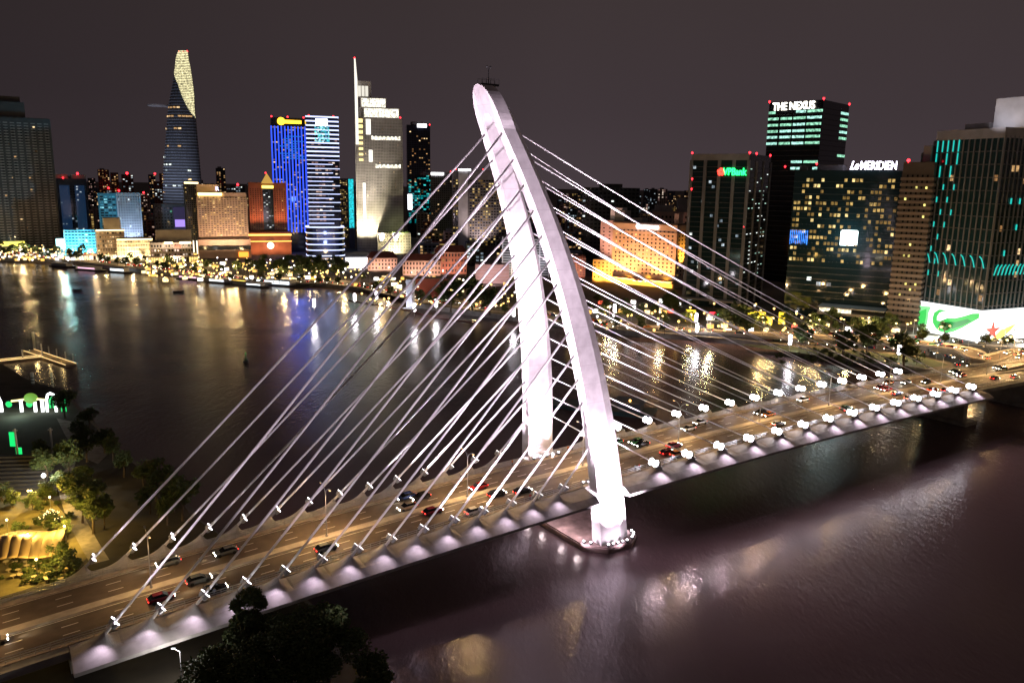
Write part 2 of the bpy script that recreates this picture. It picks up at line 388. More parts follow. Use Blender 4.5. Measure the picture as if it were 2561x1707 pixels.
# crown: swept over the top as a tight parabola (outer profile to z 105, inner to z 98.5)
cr = MB(); rings = []
o0 = f_out(96); i0 = o0 - f_thk(96)
for k in range(25):
    t = math.pi * (1 - k / 24)  # pi -> 0 : n from -o to +o
    no = o0 * math.cos(t); zo = 96 + 8.8 * math.sin(t) ** .8; ni = i0 * math.cos(t); zi = 96 + 3.2 * math.sin(t)
    so = f_left(zo); si = f_left(zi); do = f_dep(zo); di = f_dep(zi); ch = .34
    rings.append([(si, ni, zi), (so, no, zo), (so + do * (1 - ch), no, zo), (so + do, no + (ni - no) * .38, zo + (zi - zo) * .38), (si + di, no + (ni - no) * .75, zo + (zi - zo) * .75), (si + di * (1 - ch * .6), ni, zi)])
cr.loft(rings); cr.build("pylon_crown", PYL, BR)
mast = MB(); zc = 104.8; sc0 = f_left(104) + 2.4
mast.tube([(sc0, 0, zc - .5), (sc0, 0, zc + 3.2)], .09, 6); mast.tube([(sc0 - .5, 0, zc + 3.2), (sc0 + .5, 0, zc + 3.2)], .05, 5)
for a in (-.4, .4): mast.ball((sc0 + a, 0, zc + 3.5), .22)
mast.box(sc0 - 2, sc0 + 2, -.9, .9, zc - .25, zc + .15)
for a in (-2, -1, 0, 1, 2):
    for b in (-.9, .9): mast.tube([(sc0 + a, b, zc), (sc0 + a, b, zc + 1.1)], .035, 4)
for b in (-.9, .9): mast.tube([(sc0 - 2, b, zc + 1.1), (sc0 + 2, b, zc + 1.1)], .035, 4)
mast.build("lightning_mast", DARKM, BR)
cap = MB(); hx = [(-75.6, -13.4), (-71.6, -17.7), (-65, -18.2), (-61, -15.4), (-61, 15.4), (-65, 18.2), (-71.6, 17.7), (-75.6, 13.4)]
cap.prism(hx, 0, 4.5); cap.prism([(x + .25 * (1 if x < -68 else -1), y * .985) for x, y in hx], 4.5, 4.82)
cap.build("pile_cap", mat("stained_pink_concrete", (0.42, 0.30, 0.29), .85, noise=.45, nscale=.35), BR)
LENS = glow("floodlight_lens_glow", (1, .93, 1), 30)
LENS2 = glow("base_light_lens_glow", (1, .95, 1), 8)
# ring of floodlights round each leg base
ring = [(-74.9, -12.9), (-73.9, -14.2), (-71.2, -17.2), (-69.9, -17.35), (-68.6, -17.45), (-67.3, -17.55), (-66.0, -17.65), (-63.9, -17.0), (-62.8, -16.2), (-62, -15.4), (-61.7, -14.4)]
fl = MB(); fl.box(-.4, .4, -.25, .25, 0, .35, 0); fl.box(-.12, .12, -.12, .12, -.3, 0, 0); fl.ball((0, 0, .45), .30, 1, 8, 4, (1, 1, .6))
FLM = fl.mesh("floodlight", [DARKM, LENS2])
for sg in (-1, 1):
    for s, n in ring: link("floodlight", FLM, BR, (s, n * -sg, 5.1))
    for (s, n, e_, tz, ts, tn) in ((-69, 19.0, 520e3, 62, -73.5, 9.6), (-65, 19.0, 300e3, 34, -68.5, 13), (-61, 17.5, 60e3, 30, -67, 13), (-67, 9.3, 34e3, 34, -69, 9.9),
                              (-71, 8.6, 90e3, 62, -75, 5.8), (-76.3, 13.4, 110e3, 26, -74, 13)):
        lamp('SPOT', (s, n * sg, 5.4 if n > 10 else zd(s) - 1.0), e_, PINK, BR, .4, (ts, tn * sg, tz), 70, .9)
    for s, n in ((-76.4, 13.4), (-68, 19.4), (-59.5, 13)): lamp('SPOT', (s, n * sg, 5.6), 1700, PINK, BR, .4, (-69, 13.4 * sg, 7.5), 120, .5)
    for n_ in (4, 10): lamp('POINT', (-74.3, sg * n_, 7.2), 420, (1, .78, .80), BR, .3, spec=.0)  # added point fills under the deck to brighten the pile cap
    for s_ in (-72, -67.5): lamp('SPOT', (s_, sg * 9.3, zd(-70) - 1.15), 2400, PINK, BR, .2, (s_, sg * 11.9, 22), 130, .6)
    for k in range(5): link('floodlight', FLM, BR, (-73 + k * 1.9, sg * 9.75, zd(-70) + RZ + .55))
    # broad washes from the deck edge towards the leg's left face
    lamp('SPOT', (-112, sg * 13.4, 19.6), 620e3, PINK, BR, .4, (-79, sg * 9.6, 62), 62, .6)
    lamp('SPOT', (-104, sg * 13.4, 19.8), 330e3, PINK, BR, .4, (-76, sg * 11.5, 38), 55, .7)

# added flood mast on the near bank, out of view, to light the outer faces of the legs
fm = thing("added_flood_mast", "added flood mast out of view on the near bank, lighting the pylon", "flood mast", br(-150, -78, NZ), TH)
m_ = MB(); m_.tube([(0, 0, 0), (0, 0, 12)], [.3, .18], 8); m_.build("mast", STEEL, fm)
m_ = MB(); [m_.box(x - .5, x + .5, -.2, .4, 12, 12.9) for x in (-1.6, 0, 1.6)]; m_.build("floodlight_heads", DARKM, fm)
for k, (ts, tn, tz, e_, cn) in enumerate(((-72, -13, 48, 130e3, 34), (-78, -8, 84, 620e3, 32), (-72, 11, 60, 200e3, 44))): lamp('SPOT', (k * 1.6 - 1.6, .6, 12.5), e_, PINK, fm, .4, (ts + 150, tn + 78, tz - NZ), cn, .8)
lamp('SPOT', (2.4, .6, 13), 120e3, PINK, fm, .4, (30, 65, 13 + 50), 78, .35)  # added wide spot to brighten the left stays
for sg in (-1, 1): lamp('SPOT', (-172, sg * 14.2, zd(-172) + 1.5), 330e3, PINK, BR, .4, (-93, 0, 99), 15, .7)  # added spots at the first anchors to brighten the crown
# stays
Z_T = [95.3 - 5.2 * i for i in range(14)]
pod = MB(); pod.tube([(0, 0, -.55), (0, 0, -.3), (0, 0, .25), (0, 0, .5)], [.12, .34, .46, .50], 10, 0)
pod.tube([(0, 0, .501), (0, 0, .54)], [.46, .44], 10, 1)
PODL = glow("left_lens_glow", (1, .93, 1), 14)
pod2 = MB(); pod2.v = [(x * 1.9, y * 1.9, z) for x, y, z in pod.v]; pod2.f = pod.f; pod2.m = pod.m  # right pods and lenses widened to stand in for lamp glare
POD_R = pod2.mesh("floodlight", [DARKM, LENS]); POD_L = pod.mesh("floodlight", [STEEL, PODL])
def leg_pt(z, sg, right):
    o = f_out(z); c = o - f_thk(z) * .5
    return Vector((f_left(z) + (f_dep(z) - .3 if right else .3), sg * c, z))
for right, SS in ((False, S_L), (True, S_R[::-1])):
    for i, s in enumerate(SS):
        for sg in (-1, 1):
            a = Vector((s, sg * PN, zd(s) + .1)); b = leg_pt(Z_T[i], sg, right); d = (b - a).normalized()
            mbx = MB(); L = (b - a).length
            pts = [a + (b - a) * t - Vector((0, 0, 1)) * (4 * t * (1 - t) * L * L * 6e-5) for t in [k / 10 for k in range(11)]]
            mbx.tube(pts, .22 if not right else .14, 8)
            mbx.tube([a - d * 1.2, a + d * 3.2], .27 if not right else .22, 8)
            c = mbx.build("stay_cable", CABLE, BR, smooth=True)
            hb = MB(); side = Vector((d.y, -d.x, 0)).normalized(); p0 = a + d * 1.5
            hb.tube([p0 - side * 1.15, p0 + side * 1.15], .11, 6); hb.build("lamp_bar", STEEL, c)
            q = d.to_track_quat('Z', 'Y')
            for k in (-1, 1):
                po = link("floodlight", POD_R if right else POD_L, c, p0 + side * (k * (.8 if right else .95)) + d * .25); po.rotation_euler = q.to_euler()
            # light: from the pod on the camera's side, skimming up the stay and on to the pylon
            ls = p0 + d * .85 + Vector((0, -1.0, 0)); aimp = a + d * (52 if not right else 42)
            lamp('SPOT', ls, 13e3 if not right else 9e3, PINK, c, .25, aimp, 16, .8)
            if not right: lamp('SPOT', p0 + d * .6 + Vector((0, -.9, 0)), 2200, PINK, c, .2, a + d * 9, 50, .9)
            # the fairing light under the anchor
            if sg < 0:
                lamp('SPOT', (s - .7, sg * 15.5, zd(s) - .1), 300 if not right else 560, (1, .78, .97), c, .15, (s - 1.4, sg * 15.6, zd(s) - 3.0), 122, .7, .03)
                if right: lamp('SPOT', (s - .8, sg * 13.9, zd(s) + 2.2), 9500, (1, .68, .76), c, .2, (s - 14, sg * 52, 0), 64, 1.0, .0)  # added fill spot above the anchor, brightens the water

# ------------------------------------------------------------------ piers
def pier(s, label):
    p = thing("bridge_pier", label, "pier", br(s, 0, 0), TH)
    m = MB(); m.loft([[(-1.4, -7, -2), (1.4, -7, -2), (1.4, 7, -2), (-1.4, 7, -2)], [(-1.4, -7, zd(s) - 6.2), (1.4, -7, zd(s) - 6.2), (1.4, 7, zd(s) - 6.2), (-1.4, 7, zd(s) - 6.2)],
            [(-1.4, -10, zd(s) - 4.35), (1.4, -10, zd(s) - 4.35), (1.4, 10, zd(s) - 4.35), (-1.4, 10, zd(s) - 4.35)]]); m.build("column", DCONC, p)
    f = MB(); f.box(-4, 4, -9.5, 9.5, 1.6, 4.6); f.build("footing", DCONC, p)
pier(-176, "concrete pier under the left end of the floodlit edge shelf")
pier(104, "concrete pier in the water below the last stay on the right")
pier(150, "concrete pier beside the far quay under the right approach")
pier(-222, "concrete pier on the near bank under the left approach")

# ------------------------------------------------------------------ lamp posts on the median
def street_lamp_proto():
    t = thing("street_lamp", "x", "street lamp")
    m = MB(); m.tube([(0, 0, 0), (0, 0, .8), (0, 0, 9.2)], [.16, .13, .08], 8); m.box(-.22, .22, -.22, .22, 0, .3); m.build("pole", STEEL, t)
    for k in (-1, 1):
        a = MB(); a.tube([(0, 0, 9.0), (0, k * .5, 9.9), (0, k * 1.3, 10.4), (0, k * 2.0, 10.55)], [.06, .055, .05, .04], 6); a.build("arm", STEEL, t)
        h = MB(); h.loft([[(-.16, k * 1.9, 10.5), (.16, k * 1.9, 10.5), (.16, k * 2.75, 10.6), (-.16, k * 2.75, 10.6)], [(-.1, k * 1.9, 10.66), (.1, k * 1.9, 10.66), (.1, k * 2.7, 10.7), (-.1, k * 2.7, 10.7)]])
        h.build("lamp_head", STEEL, t)
        g = MB(); g.box(-.12, .12, min(k * 2.05, k * 2.65), max(k * 2.05, k * 2.65), 10.44, 10.50); g.build("lens", glow("sodium_lens", (1, .62, .25), 5), t)
    return t
SLP = street_lamp_proto()
ords = ["first", "second", "third"]
lab = ["lamp post on the bridge median, %s left of the pylon counted from it" % o for o in ("third", "second", "first")] 
lab += ["lamp post on the bridge median, hidden partly behind the near pylon leg"] + ["lamp post on the bridge median, %s to the right of the pylon" % o for o in ("first", "second", "third", "fourth", "fifth", "sixth")]
for i, s in enumerate((-163.5, -130.8, -98.1, -65.4, -32.7, 0, 32.7, 65.4, 98.1, 131)):
    o = SLP if i == 0 else copy_tree(SLP)
    o.location = br(s, 0, zd(s) + RZ + .34); o.rotation_euler = (0, 0, TH); tag(o, "double-armed grey " + lab[i], "street lamp", "lamp posts along the bridge median")
    for k in (-1, 1): lamp('SPOT', (0, k * 2.4, 10.4), 3500, ORANGE, o, .25, (0, k * 4.5, 0), 150, .5, .25)
for s in (-196, -229): 
    o = copy_tree(SLP); o.location = br(s, 0, zd(s) + RZ + .34); tag(o, "double-armed grey lamp post at the %s of the left approach" % ("start" if s > -200 else "far left end"), "street lamp", "lamp posts along the bridge median")
    for k in (-1, 1): lamp('SPOT', (0, k * 2.4, 10.4), 3500, ORANGE, o, .25, (0, k * 4.5, 0), 150, .5, .25)

# ================================================================== the city: building kit
BANK_A = R(-31)
class Bld:
    """A building with its own frame: x along the front face (origin at its right-hand front corner, front towards -y), y into the block, z up from the ground."""
    def __init__(s, name, label, l, c, r, ytop, Y, a=None, depth=22.0, cat="building", z0=GZ, yl=None, group=None):
        C = aty(c, ytop, Y)
        if a is None: a = -math.atan2(C.x, C.y) + R(4)
        u = Vector((math.cos(a), math.sin(a))); v = Vector((-math.sin(a), math.cos(a)))
        def hit(px, d):
            q = ray(px, ytop); q = Vector((q.x, q.y)); P_ = Vector((C.x, C.y))
            den = q.x * d.y - q.y * d.x; t = (P_.x * q.y - P_.y * q.x) / den; return t
        s.W = abs(hit(l, u)); s.D = abs(hit(r, v)) if r is not None else depth
        s.H = C.z - z0; s.root = thing(name, label, cat, (C.x, C.y, z0), a, group); s.C = C; s.a = a
    def ztop(s, y, x=None):
        """height above the ground of a picture row, on the front face"""
        p = s.C; q = ray(x if x is not None else s.px, y); return p.y * q.z / q.y + CAM_H - GZ
    def body(s, m, x0=0, x1=1, z0=0, z1=1, y0=0, y1=1, name="wall", absz=False):
        b = MB(); Z0, Z1 = (z0, z1) if absz else (z0 * s.H, z1 * s.H)
        b.box(-s.W * (1 - x0), -s.W * (1 - x1), s.D * y0, s.D * y1, Z0, Z1); return b.build(name, m, s.root)
    def roofbox(s, m, x0, x1, h, y0=.2, y1=.8, z=1.0, name="roof_plant"):
        return s.body(m, x0, x1, z * s.H, z * s.H + h, y0, y1, name, True)
    def beacon(s, x, y=0.0, z=None, r=0.9):
        b = MB(); b.ball((0, 0, r), r, 0, 6, 4); b.tube([(0, 0, -.5), (0, 0, r)], .15, 4); return b.build("warning_light", RED, s.root, loc=(-s.W * (1 - x), s.D * y, (s.H if z is None else z)))
WCNT = {}
_wm = {}
def win_mesh(w, h, d, m, side):
    k = (round(w, 2), round(h, 2), d, m.name, side)
    if k not in _wm:
        b = MB()
        if side == 'f': b.box(-w / 2, w / 2, -d, 0.02, -h / 2, h / 2)
        else: b.box(-0.02, d, -w / 2, w / 2, -h / 2, h / 2)
        _wm[k] = b.mesh("window", m)
    return _wm[k]
def facade(B, side, x0, x1, z0, z1, cols, rows, wf=.6, hf=.5, p=.3, pal=WARM, dark=GLASSD, cap=40, wt=(5, 4, 2), d=.12, rng=None, off=0.0, pf=None, yoff=0.0):
    """window grid on the front ('f') or right-hand ('s') face; x0..x1 metres along the face, z0..z1 metres"""
    rng = rng or random.Random(hash((round(B.W, 3), cols, rows, side)) & 0xffff)
    cw = (x1 - x0) / cols; rh = (z1 - z0) / rows; W = cw * wf; H = rh * hf
    rest = MB(); mats = [dark] + list(pal); lit = []
    for r_ in range(rows):
        for c in range(cols):
            x = x0 + (c + .5) * cw; z = z0 + (r_ + .5) * rh
            pp = p if pf is None else p * pf(c / max(1, cols - 1), r_ / max(1, rows - 1))
            if rng.random() < pp: lit.append((x, z, rng.choices(range(len(pal)), wt[:len(pal)])[0]))
            else: 
                if side == 'f': rest.box(x - W / 2, x + W / 2, -d * .6 + off, .02 + off, z - H / 2, z + H / 2, 0)
                else: rest.box(-.02, d * .6, x - W / 2, x + W / 2, z - H / 2, z + H / 2, 0)
    rng.shuffle(lit)
    used = WCNT.get(B.root.name, 0); room = max(0, min(cap, 100 - used))
    for i, (x, z, k) in enumerate(lit):
        if i < room:
            o = link("window", win_mesh(W, H, d, pal[k], side), B.root, (x, off, z) if side == 'f' else (yoff, x, z))
        elif side == 'f': rest.box(x - W / 2, x + W / 2, -d + off, .02 + off, z - H / 2, z + H / 2, k + 1)
        else: rest.box(-.02, d, x - W / 2, x + W / 2, z - H / 2, z + H / 2, k + 1)
    WCNT[B.root.name] = used + min(room, len(lit))
    if rest.v:
        o = rest.build("windows", mats, B.root); o["kind"] = "stuff"
        if side == 's' and yoff: o.location = (yoff, 0, 0)
def bands(B, m, z0, z1, n, h=.35, d=.45, name="floor_ledges", x0=None, side=True):
    b = MB(); X0 = -B.W if x0 is None else x0
    for i in range(n):
        z = z0 + (z1 - z0) * i / n
        b.box(X0 - (d if x0 is None else 0), d if side else 0, -d, .05, z - h / 2, z + h / 2)
        if side: b.box(-.05, d, .05, B.D, z - h / 2 + .002, z + h / 2 - .002)
    return b.build(name, m, B.root)
def fins(B, m, z0, z1, n, w=.3, d=.5, name="vertical_fins", x0=None, x1=0.0, side=0):
    b = MB(); X0 = -B.W if x0 is None else x0
    for i in range(n + 1):
        x = X0 + (x1 - X0) * i / n; b.box(x - w / 2, x + w / 2, -d, .03, z0, z1)
    for i in range(side + 1 if side else 0):
        y = B.D * i / side; b.box(-.03, d, y - w / 2, y + w / 2, z0, z1)
    return b.build(name, m, B.root)
def wall(name, c, **k): return mat(name, c, k.pop("rough", .75), noise=.18, nscale=.12, **k)
W_GREY = wall("grey_render", (.22, .21, .22)); W_DARK = wall("dark_cladding", (.06, .06, .065)); W_CREAM = wall("cream_render", (.50, .42, .33))
W_WHITE = wall("white_render", (.55, .55, .58)); W_PINK = wall("pink_render", (.46, .31, .27)); W_RED = wall("red_brown_brick", (.26, .09, .06))
W_BLUE = wall("blue_grey_cladding", (.10, .13, .19)); W_BEIGE = wall("beige_stone", (.38, .32, .26)); W_PEACH = wall("peach_render", (.56, .38, .28))
ROOF = mat("grey_roof", (.12, .115, .115), .9, noise=.3, nscale=.1); TILE = mat("red_roof_tile", (.18, .05, .045), .85, noise=.3, nscale=.4)
W_TOWER = mat("tower_blue_glass", (.02, .026, .05), .12); W_STEELG = mat("tower_grey_glass", (.05, .052, .058), .15)
def flood(B, x, y, z, e, col, aim, cone=90, size=.5): return lamp('SPOT', (x, y, z), e, col, B.root, size, aim, cone, .8)

# ---- left edge: dark stepped tower, floors showing as pale lines
b = Bld("tower_block", "tall dark tower with pale horizontal floor lines at the left edge of the skyline", -30, 112, None, 273, 900, depth=40)
b.body(W_DARK); b.body(W_DARK, 0, .62, b.H, b.H + 16, .1, .7, "upper_block", True); b.body(W_DARK, .2, .56, b.H + 16, b.H + 22, .2, .6, "roof_plant", True)
LEDGE = wall("pale_floor_slab", (.33, .31, .31)); bands(b, LEDGE, 4, b.H - 3, 46, .9, .5)
fins(b, W_DARK, 2, b.H - 1, 9, 2.2, .8); facade(b, 'f', -b.W, -b.W * .02, 6, b.H - 8, 14, 40, .5, .4, .02, WARM, d=.6)
# ---- twin grey blocks with blue glass
b = Bld("office_block", "grey office block with two tall dark blue glass bays and a pale frame", 122, 198, None, 411, 985, depth=30)
b.body(W_BLUE); gl = mat("deep_blue_glass", (.012, .028, .06), .1, emit=(.05, .16, .4), es=.12)
for x0, x1 in ((.16, .46), (.62, .92)): 
    m_ = MB(); m_.box(-b.W * (1 - x0), -b.W * (1 - x1), -.5, .02, b.H * .08, b.H * .9); m_.build("glass_bay", gl, b.root)
facade(b, 'f', -b.W * .86, -b.W * .06, 6, b.H * .9, 8, 20, .5, .4, .1, COOL, d=.75, cap=20); b.roofbox(W_WHITE, 0, .45, 5); b.roofbox(W_WHITE, .55, 1, 5)
b.beacon(.3, .1); b.beacon(.75, .1, b.H + 5)
# ---- teal and white slab pair
b = Bld("office_block", "office block, left half teal lit glass, right half white gridded wall", 225, 322, None, 443, 930, depth=26)
b.body(W_WHITE, .42, 1); b.body(mat("teal_glass_wall", (.03, .10, .13), .2, emit=(.03, .2, .32), es=.35), 0, .42, 0, .985, .02, .98, "glass_wing")
facade(b, 'f', -b.W * .56, -b.W * .02, 8, b.H - 3, 9, 17, .45, .45, .12, COOL, cap=25); facade(b, 'f', -b.W * .98, -b.W * .6, 8, b.H - 3, 4, 17, .8, .5, .5, [litwin("teal_window_a", (.1, .6, .9), .35), litwin("teal_window_b", (.3, .85, 1), .9)], wt=(3, 1), cap=30, off=.4)
flood(b, -b.W * .3, -18, 4, 60e3, (.55, .7, 1), (-b.W * .3, 0, b.H * .6), 110)
# ---- cyan lit low block
b = Bld("low_block", "low white block washed in cyan light on the left riverfront", 147, 216, None, 528, 850, depth=20)
b.body(W_WHITE); bands(b, W_WHITE, 2, b.H, 7, 1.1, .7); facade(b, 'f', -b.W, 0, 2, b.H, 9, 7, .8, .4, .1, COOL, d=.3)
for x in (-.85, -.5, -.15): flood(b, b.W * x, -16, 2, 90e3, (.03, .62, 1), (b.W * x, 0, b.H * .6), 120)
# ---- LED screen on its left
b = Bld("led_screen", "glowing white and cyan LED screen standing beside the cyan lit block", 127, 147, None, 547, 842, depth=2, cat="screen")
b.body(DARKM, 0, 1, 0, b.H, 0, 1, "screen_frame", True); m_ = MB(); m_.box(-b.W * .96, -b.W * .04, -.3, 0, b.H * .3, b.H * .97); m_.build("display", glow("white_cyan_display", (.6, 1, 1), 3.2), b.root)
lamp('POINT', (-b.W / 2, -6, b.H * .6), 60e3, (.3, .95, 1), b.root, 2)

# ---- the lotus-shaped tower with helipad
BX = aty(420, 560, 1112); bt = thing("skyscraper", "tallest tapering skyscraper with a round helipad ledge and bright pale crown", "skyscraper", (BX.x, BX.y, GZ), R(-12))
def bxp(y, l, r):
    a = aty(l, y, 1112); q = aty(r, y, 1112); return (a.z - GZ, a.x - BX.x, q.x - BX.x)
prof = [bxp(*t) for t in ((565, 376, 472), (470, 374, 469), (400, 374, 464), (330, 380, 458), (270, 385, 453), (242, 388, 451), (215, 394, 450), (185, 400, 446), (160, 405, 442), (135, 408, 437), (121, 413, 435))]
def lens(z, l, r, k=20, dy=.62):
    c = (l + r) / 2; h = (r - l) / 2; return [(c + h * math.cos(2 * math.pi * i / k), h * dy * math.sin(2 * math.pi * i / k), z) for i in range(k)]
m_ = MB(); m_.loft([lens(*t) for t in prof]); m_.build("glass_shaft", W_STEELG, bt, True)
zf = [p_[0] for p_ in prof]; fl_ = smooth_itp(zf, [p_[1] for p_ in prof]); fr_ = smooth_itp(zf, [p_[2] for p_ in prof])
m_ = MB()
for i in range(66):
    z = zf[0] + 2 + (zf[-1] - zf[0] - 4) * i / 65; L_, R_ = fl_(z), fr_(z); m_.loft([lens(z, L_ - .25, R_ + .25), lens(z + 1.1, L_ - .25, R_ + .25)])
m_.build("floor_bands", wall("bluish_spandrel", (.16, .18, .23)), bt)
CROWN = litwin("crown_light", (1, .9, .5), 1.15); m_ = MB()
zc0 = bxp(263, 0, 0)[0]; k = 0
for i in range(40):
    t = i / 39; z = zc0 + (zf[-1] - zc0) * t; L_, R_ = fl_(z), fr_(z); c = (L_ + R_) / 2; h = (R_ - L_) / 2
    fx = itp(t, [0, .21, .49, .70, 1], [1, .8, .48, .03, .03]); a0 = math.acos(max(-1, min(1, 2 * fx - 1)))
    m_.add([(c + (h + .3) * math.cos(-a0 * .5), (h * .62 + .3) * math.sin(-a0 * .5), z - 1.2), (c + (h + .3) * math.cos(-a0 * .5) + .5, (h * .62 + .3) * math.sin(-a0 * .5), z - 1.2), (c + (h + .5) * math.cos(-a0 * .5) + .5, (h * .62 + .5) * math.sin(-a0 * .5), z + 1.4), (c + (h + .5) * math.cos(-a0 * .5), (h * .62 + .5) * math.sin(-a0 * .5), z + 1.4)], [(0, 1, 2, 3)])
    pts = [(c + (h + .5) * math.cos(-q), (h * .62 + .5) * math.sin(-q)) for q in [a0 * j / 10 for j in range(11)]]
    for j in range(10): m_.add([(*pts[j], z), (*pts[j + 1], z), (*pts[j + 1], z + 1.35), (*pts[j], z + 1.35)], [(0, 1, 2, 3)])
m_.build("crown_light_bands", CROWN, bt)  # glowing light bands of the crown, tied by narrow uprights
hz, hl, hr = bxp(242, 338, 388); m_ = MB(); m_.loft([[(hl + 14 + 14 * math.cos(a_), 13 * math.sin(a_) - 2, hz + dz) for a_ in [2 * math.pi * i / 20 for i in range(20)]] for dz in (-.8, 1.0)])
m_.loft([[(hl + 20, -3, hz - 1.2), (hr + 8, -6, hz - 5), (hr + 8, 6, hz - 5), (hl + 20, 3, hz - 1.2)], [(hl + 20, -3, hz - .7), (hr + 8, -6, hz - .7), (hr + 8, 6, hz - .7), (hl + 20, 3, hz - .7)]])
m_.build("helipad", wall("helipad_grey", (.3, .28, .3)), bt)
for k, (yy, pal_, n_, pr) in enumerate(((262, WARM, 9, .9), (242, WARM, 8, .4), (330, WARM, 9, .12), (355, COOL, 9, .15), (372, COOL, 9, .2), (385, COOL, 9, .3), (405, WARM, 9, .2), (290, WARM, 9, .25), (310, WARM, 9, .2), (420, COOL, 9, .4), (435, WARM, 9, .3))):
    z = bxp(yy, 0, 0)[0]; L_, R_ = fl_(z), fr_(z); c = (L_ + R_) / 2; h = (R_ - L_) / 2
    for j in range(n_):
        if random.random() < pr:
            a_ = -math.pi * (.12 + .76 * (j + .5) / n_); o = link("window", win_mesh(4.2, 1.9, .3, random.choice(pal_[1:]), 'f'), bt, (c + (h + .45) * math.cos(a_), (h * .62 + .45) * math.sin(a_), z)); o.rotation_euler = (0, 0, a_ + math.pi / 2)
for x_ in (-60, 50): lamp('SPOT', (x_, -90, 30), 300e3, (.74, .80, 1), bt, 1, (0, 0, 130), 80, .9)  # added cool spots to brighten the glass shaft
m_ = MB(); [m_.ball(((fl_(zf[-1]) + fr_(zf[-1])) / 2 + dx, 0, zf[-1] + 1), 1.2, 0, 6, 4) for dx in (-6, 0, 6)]; m_.build("warning_light", RED, bt)

# ---- grey block with a violet screen, under the skyscraper
b = Bld("office_block", "grey low office block with a violet lit glass corner in front of the skyscraper", 353, 425, None, 469, 985, depth=26)
b.body(W_GREY); facade(b, 'f', -b.W, -b.W * .42, 4, b.H - 3, 6, 11, .5, .4, .12, [COOL[1], litwin("green_window", (.2, .9, .5), .7)], wt=(3, 2), cap=25)
m_ = MB(); m_.box(-b.W * .4, -.5, -.6, 0, 3, b.H * .93); m_.build("glass_corner", mat("dim_violet_glass", (.03, .03, .06), .1, emit=(.25, .2, .5), es=.12), b.root)
m_ = MB(); m_.box(-b.W * .36, -1.5, -.9, -.62, b.H * .44, b.H * .62); m_.build("screen", glow("violet_screen", (.45, .3, 1), 1.1), b.root)
# ---- riverfront hotels with warm arcades
b = Bld("riverfront_hotel", "cream stepped riverfront block glowing with warm lit arcades, left of the colonial hotel", 220, 285, None, 528, 815, depth=24)
b.body(W_CREAM); b.body(W_CREAM, .3, .9, b.H, b.H + 12, .2, .9, "upper_storeys", True); bands(b, W_CREAM, 3, b.H, 6, .8, .6); facade(b, 'f', -b.W, 0, 1, b.H - 1, 11, 6, .6, .55, .7, WARM, cap=40, d=.3)
m_ = MB(); m_.box(-b.W, 0, -.9, -.3, b.H - .4, b.H + .4); m_.build("light_strip", WARMG, b.root)
b = Bld("colonial_hotel", "long cream colonial hotel with a bright lit ground floor and corner tower on the riverfront", 268, 350, None, 548, 790, depth=26)
b.body(W_CREAM); bands(b, W_CREAM, 3, b.H, 5, .6, .7); facade(b, 'f', -b.W, 0, 4.5, b.H - 1, 14, 4, .5, .55, .6, AMBER, cap=50, d=.3)
m_ = MB(); m_.box(-b.W, 0, -.5, 0, .5, 4); m_.build("lit_arcade", glow("arcade_glow", (1, .85, .5), 3), b.root); m_ = MB(); m_.box(-b.W, 0, -1, -.4, b.H - .5, b.H + .1); m_.build("light_strip", WARMG, b.root)
for x in (-.8, -.35): flood(b, b.W * x, -18, 2, 70e3, (1, .75, .4), (b.W * x, 0, b.H * .6), 110)
b = Bld("low_block", "low flat-roofed pale block with warm strip signs on its roof edge", 345, 443, None, 556, 772, depth=22)
b.body(W_BEIGE); facade(b, 'f', -b.W, 0, 1, b.H - 1, 15, 4, .55, .5, .3, PINKW, cap=30); b.body(W_BEIGE, .15, 1, b.H, b.H + 11, .7, 1, "rear_wing", True)
for x0, x1 in ((.32, .52), (.68, .95)): m_ = MB(); m_.box(-b.W * (1 - x0), -b.W * (1 - x1), -.8, -.2, b.H - 1.2, b.H + .6); m_.build("light_strip", WARMG, b.root)
m_ = MB(); m_.box(-b.W * .45, -b.W * .3, -1, -.2, b.H - 5, b.H - 3); m_.build("sign_panel", glow("red_sign", (1, .12, .06), 3), b.root)
flood(b, -b.W * .5, -16, 2, 60e3, (1, .8, .6), (-b.W * .5, 0, b.H * .6), 120)
b = Bld("market_hall", "long low hall with a glowing yellow front at the far left of the riverfront", -30, 56, None, 553, 880, depth=18); b.body(W_BEIGE); m_ = MB(); m_.box(-b.W, 0, -.6, 0, b.H * .45, b.H * .95); m_.build("lit_front", glow("hall_yellow", (1, .85, .12), 2.2), b.root)
b = Bld("added_arcade_row", "added low riverfront arcade with a golden lit front below the narrow dark slab", 335, 455, None, 587, 765, depth=8); b.body(W_BEIGE); facade(b, 'f', -b.W, 0, .4, b.H - .3, 22, 1, .7, .75, .85, [litwin("gold_arcade", (1, .66, .2), 1.6), litwin("cream_arcade", (1, .85, .55), 1.6)], wt=(2, 1), cap=22, d=.3)  # arcade added to brighten the riverfront band
b = Bld("added_arcade_row", "added low riverfront arcade with a bright cream front below the colonial hotel", 170, 330, None, 582, 790, depth=8); b.body(W_BEIGE); facade(b, 'f', -b.W, 0, .4, b.H - .3, 30, 1, .75, .75, .9, [litwin("cream_arcade", (1, .85, .55), 1.6), litwin("white_arcade", (1, .95, .85), 2.0)], wt=(2, 1), cap=30, d=.3)  # second arcade added for more glow along the riverfront
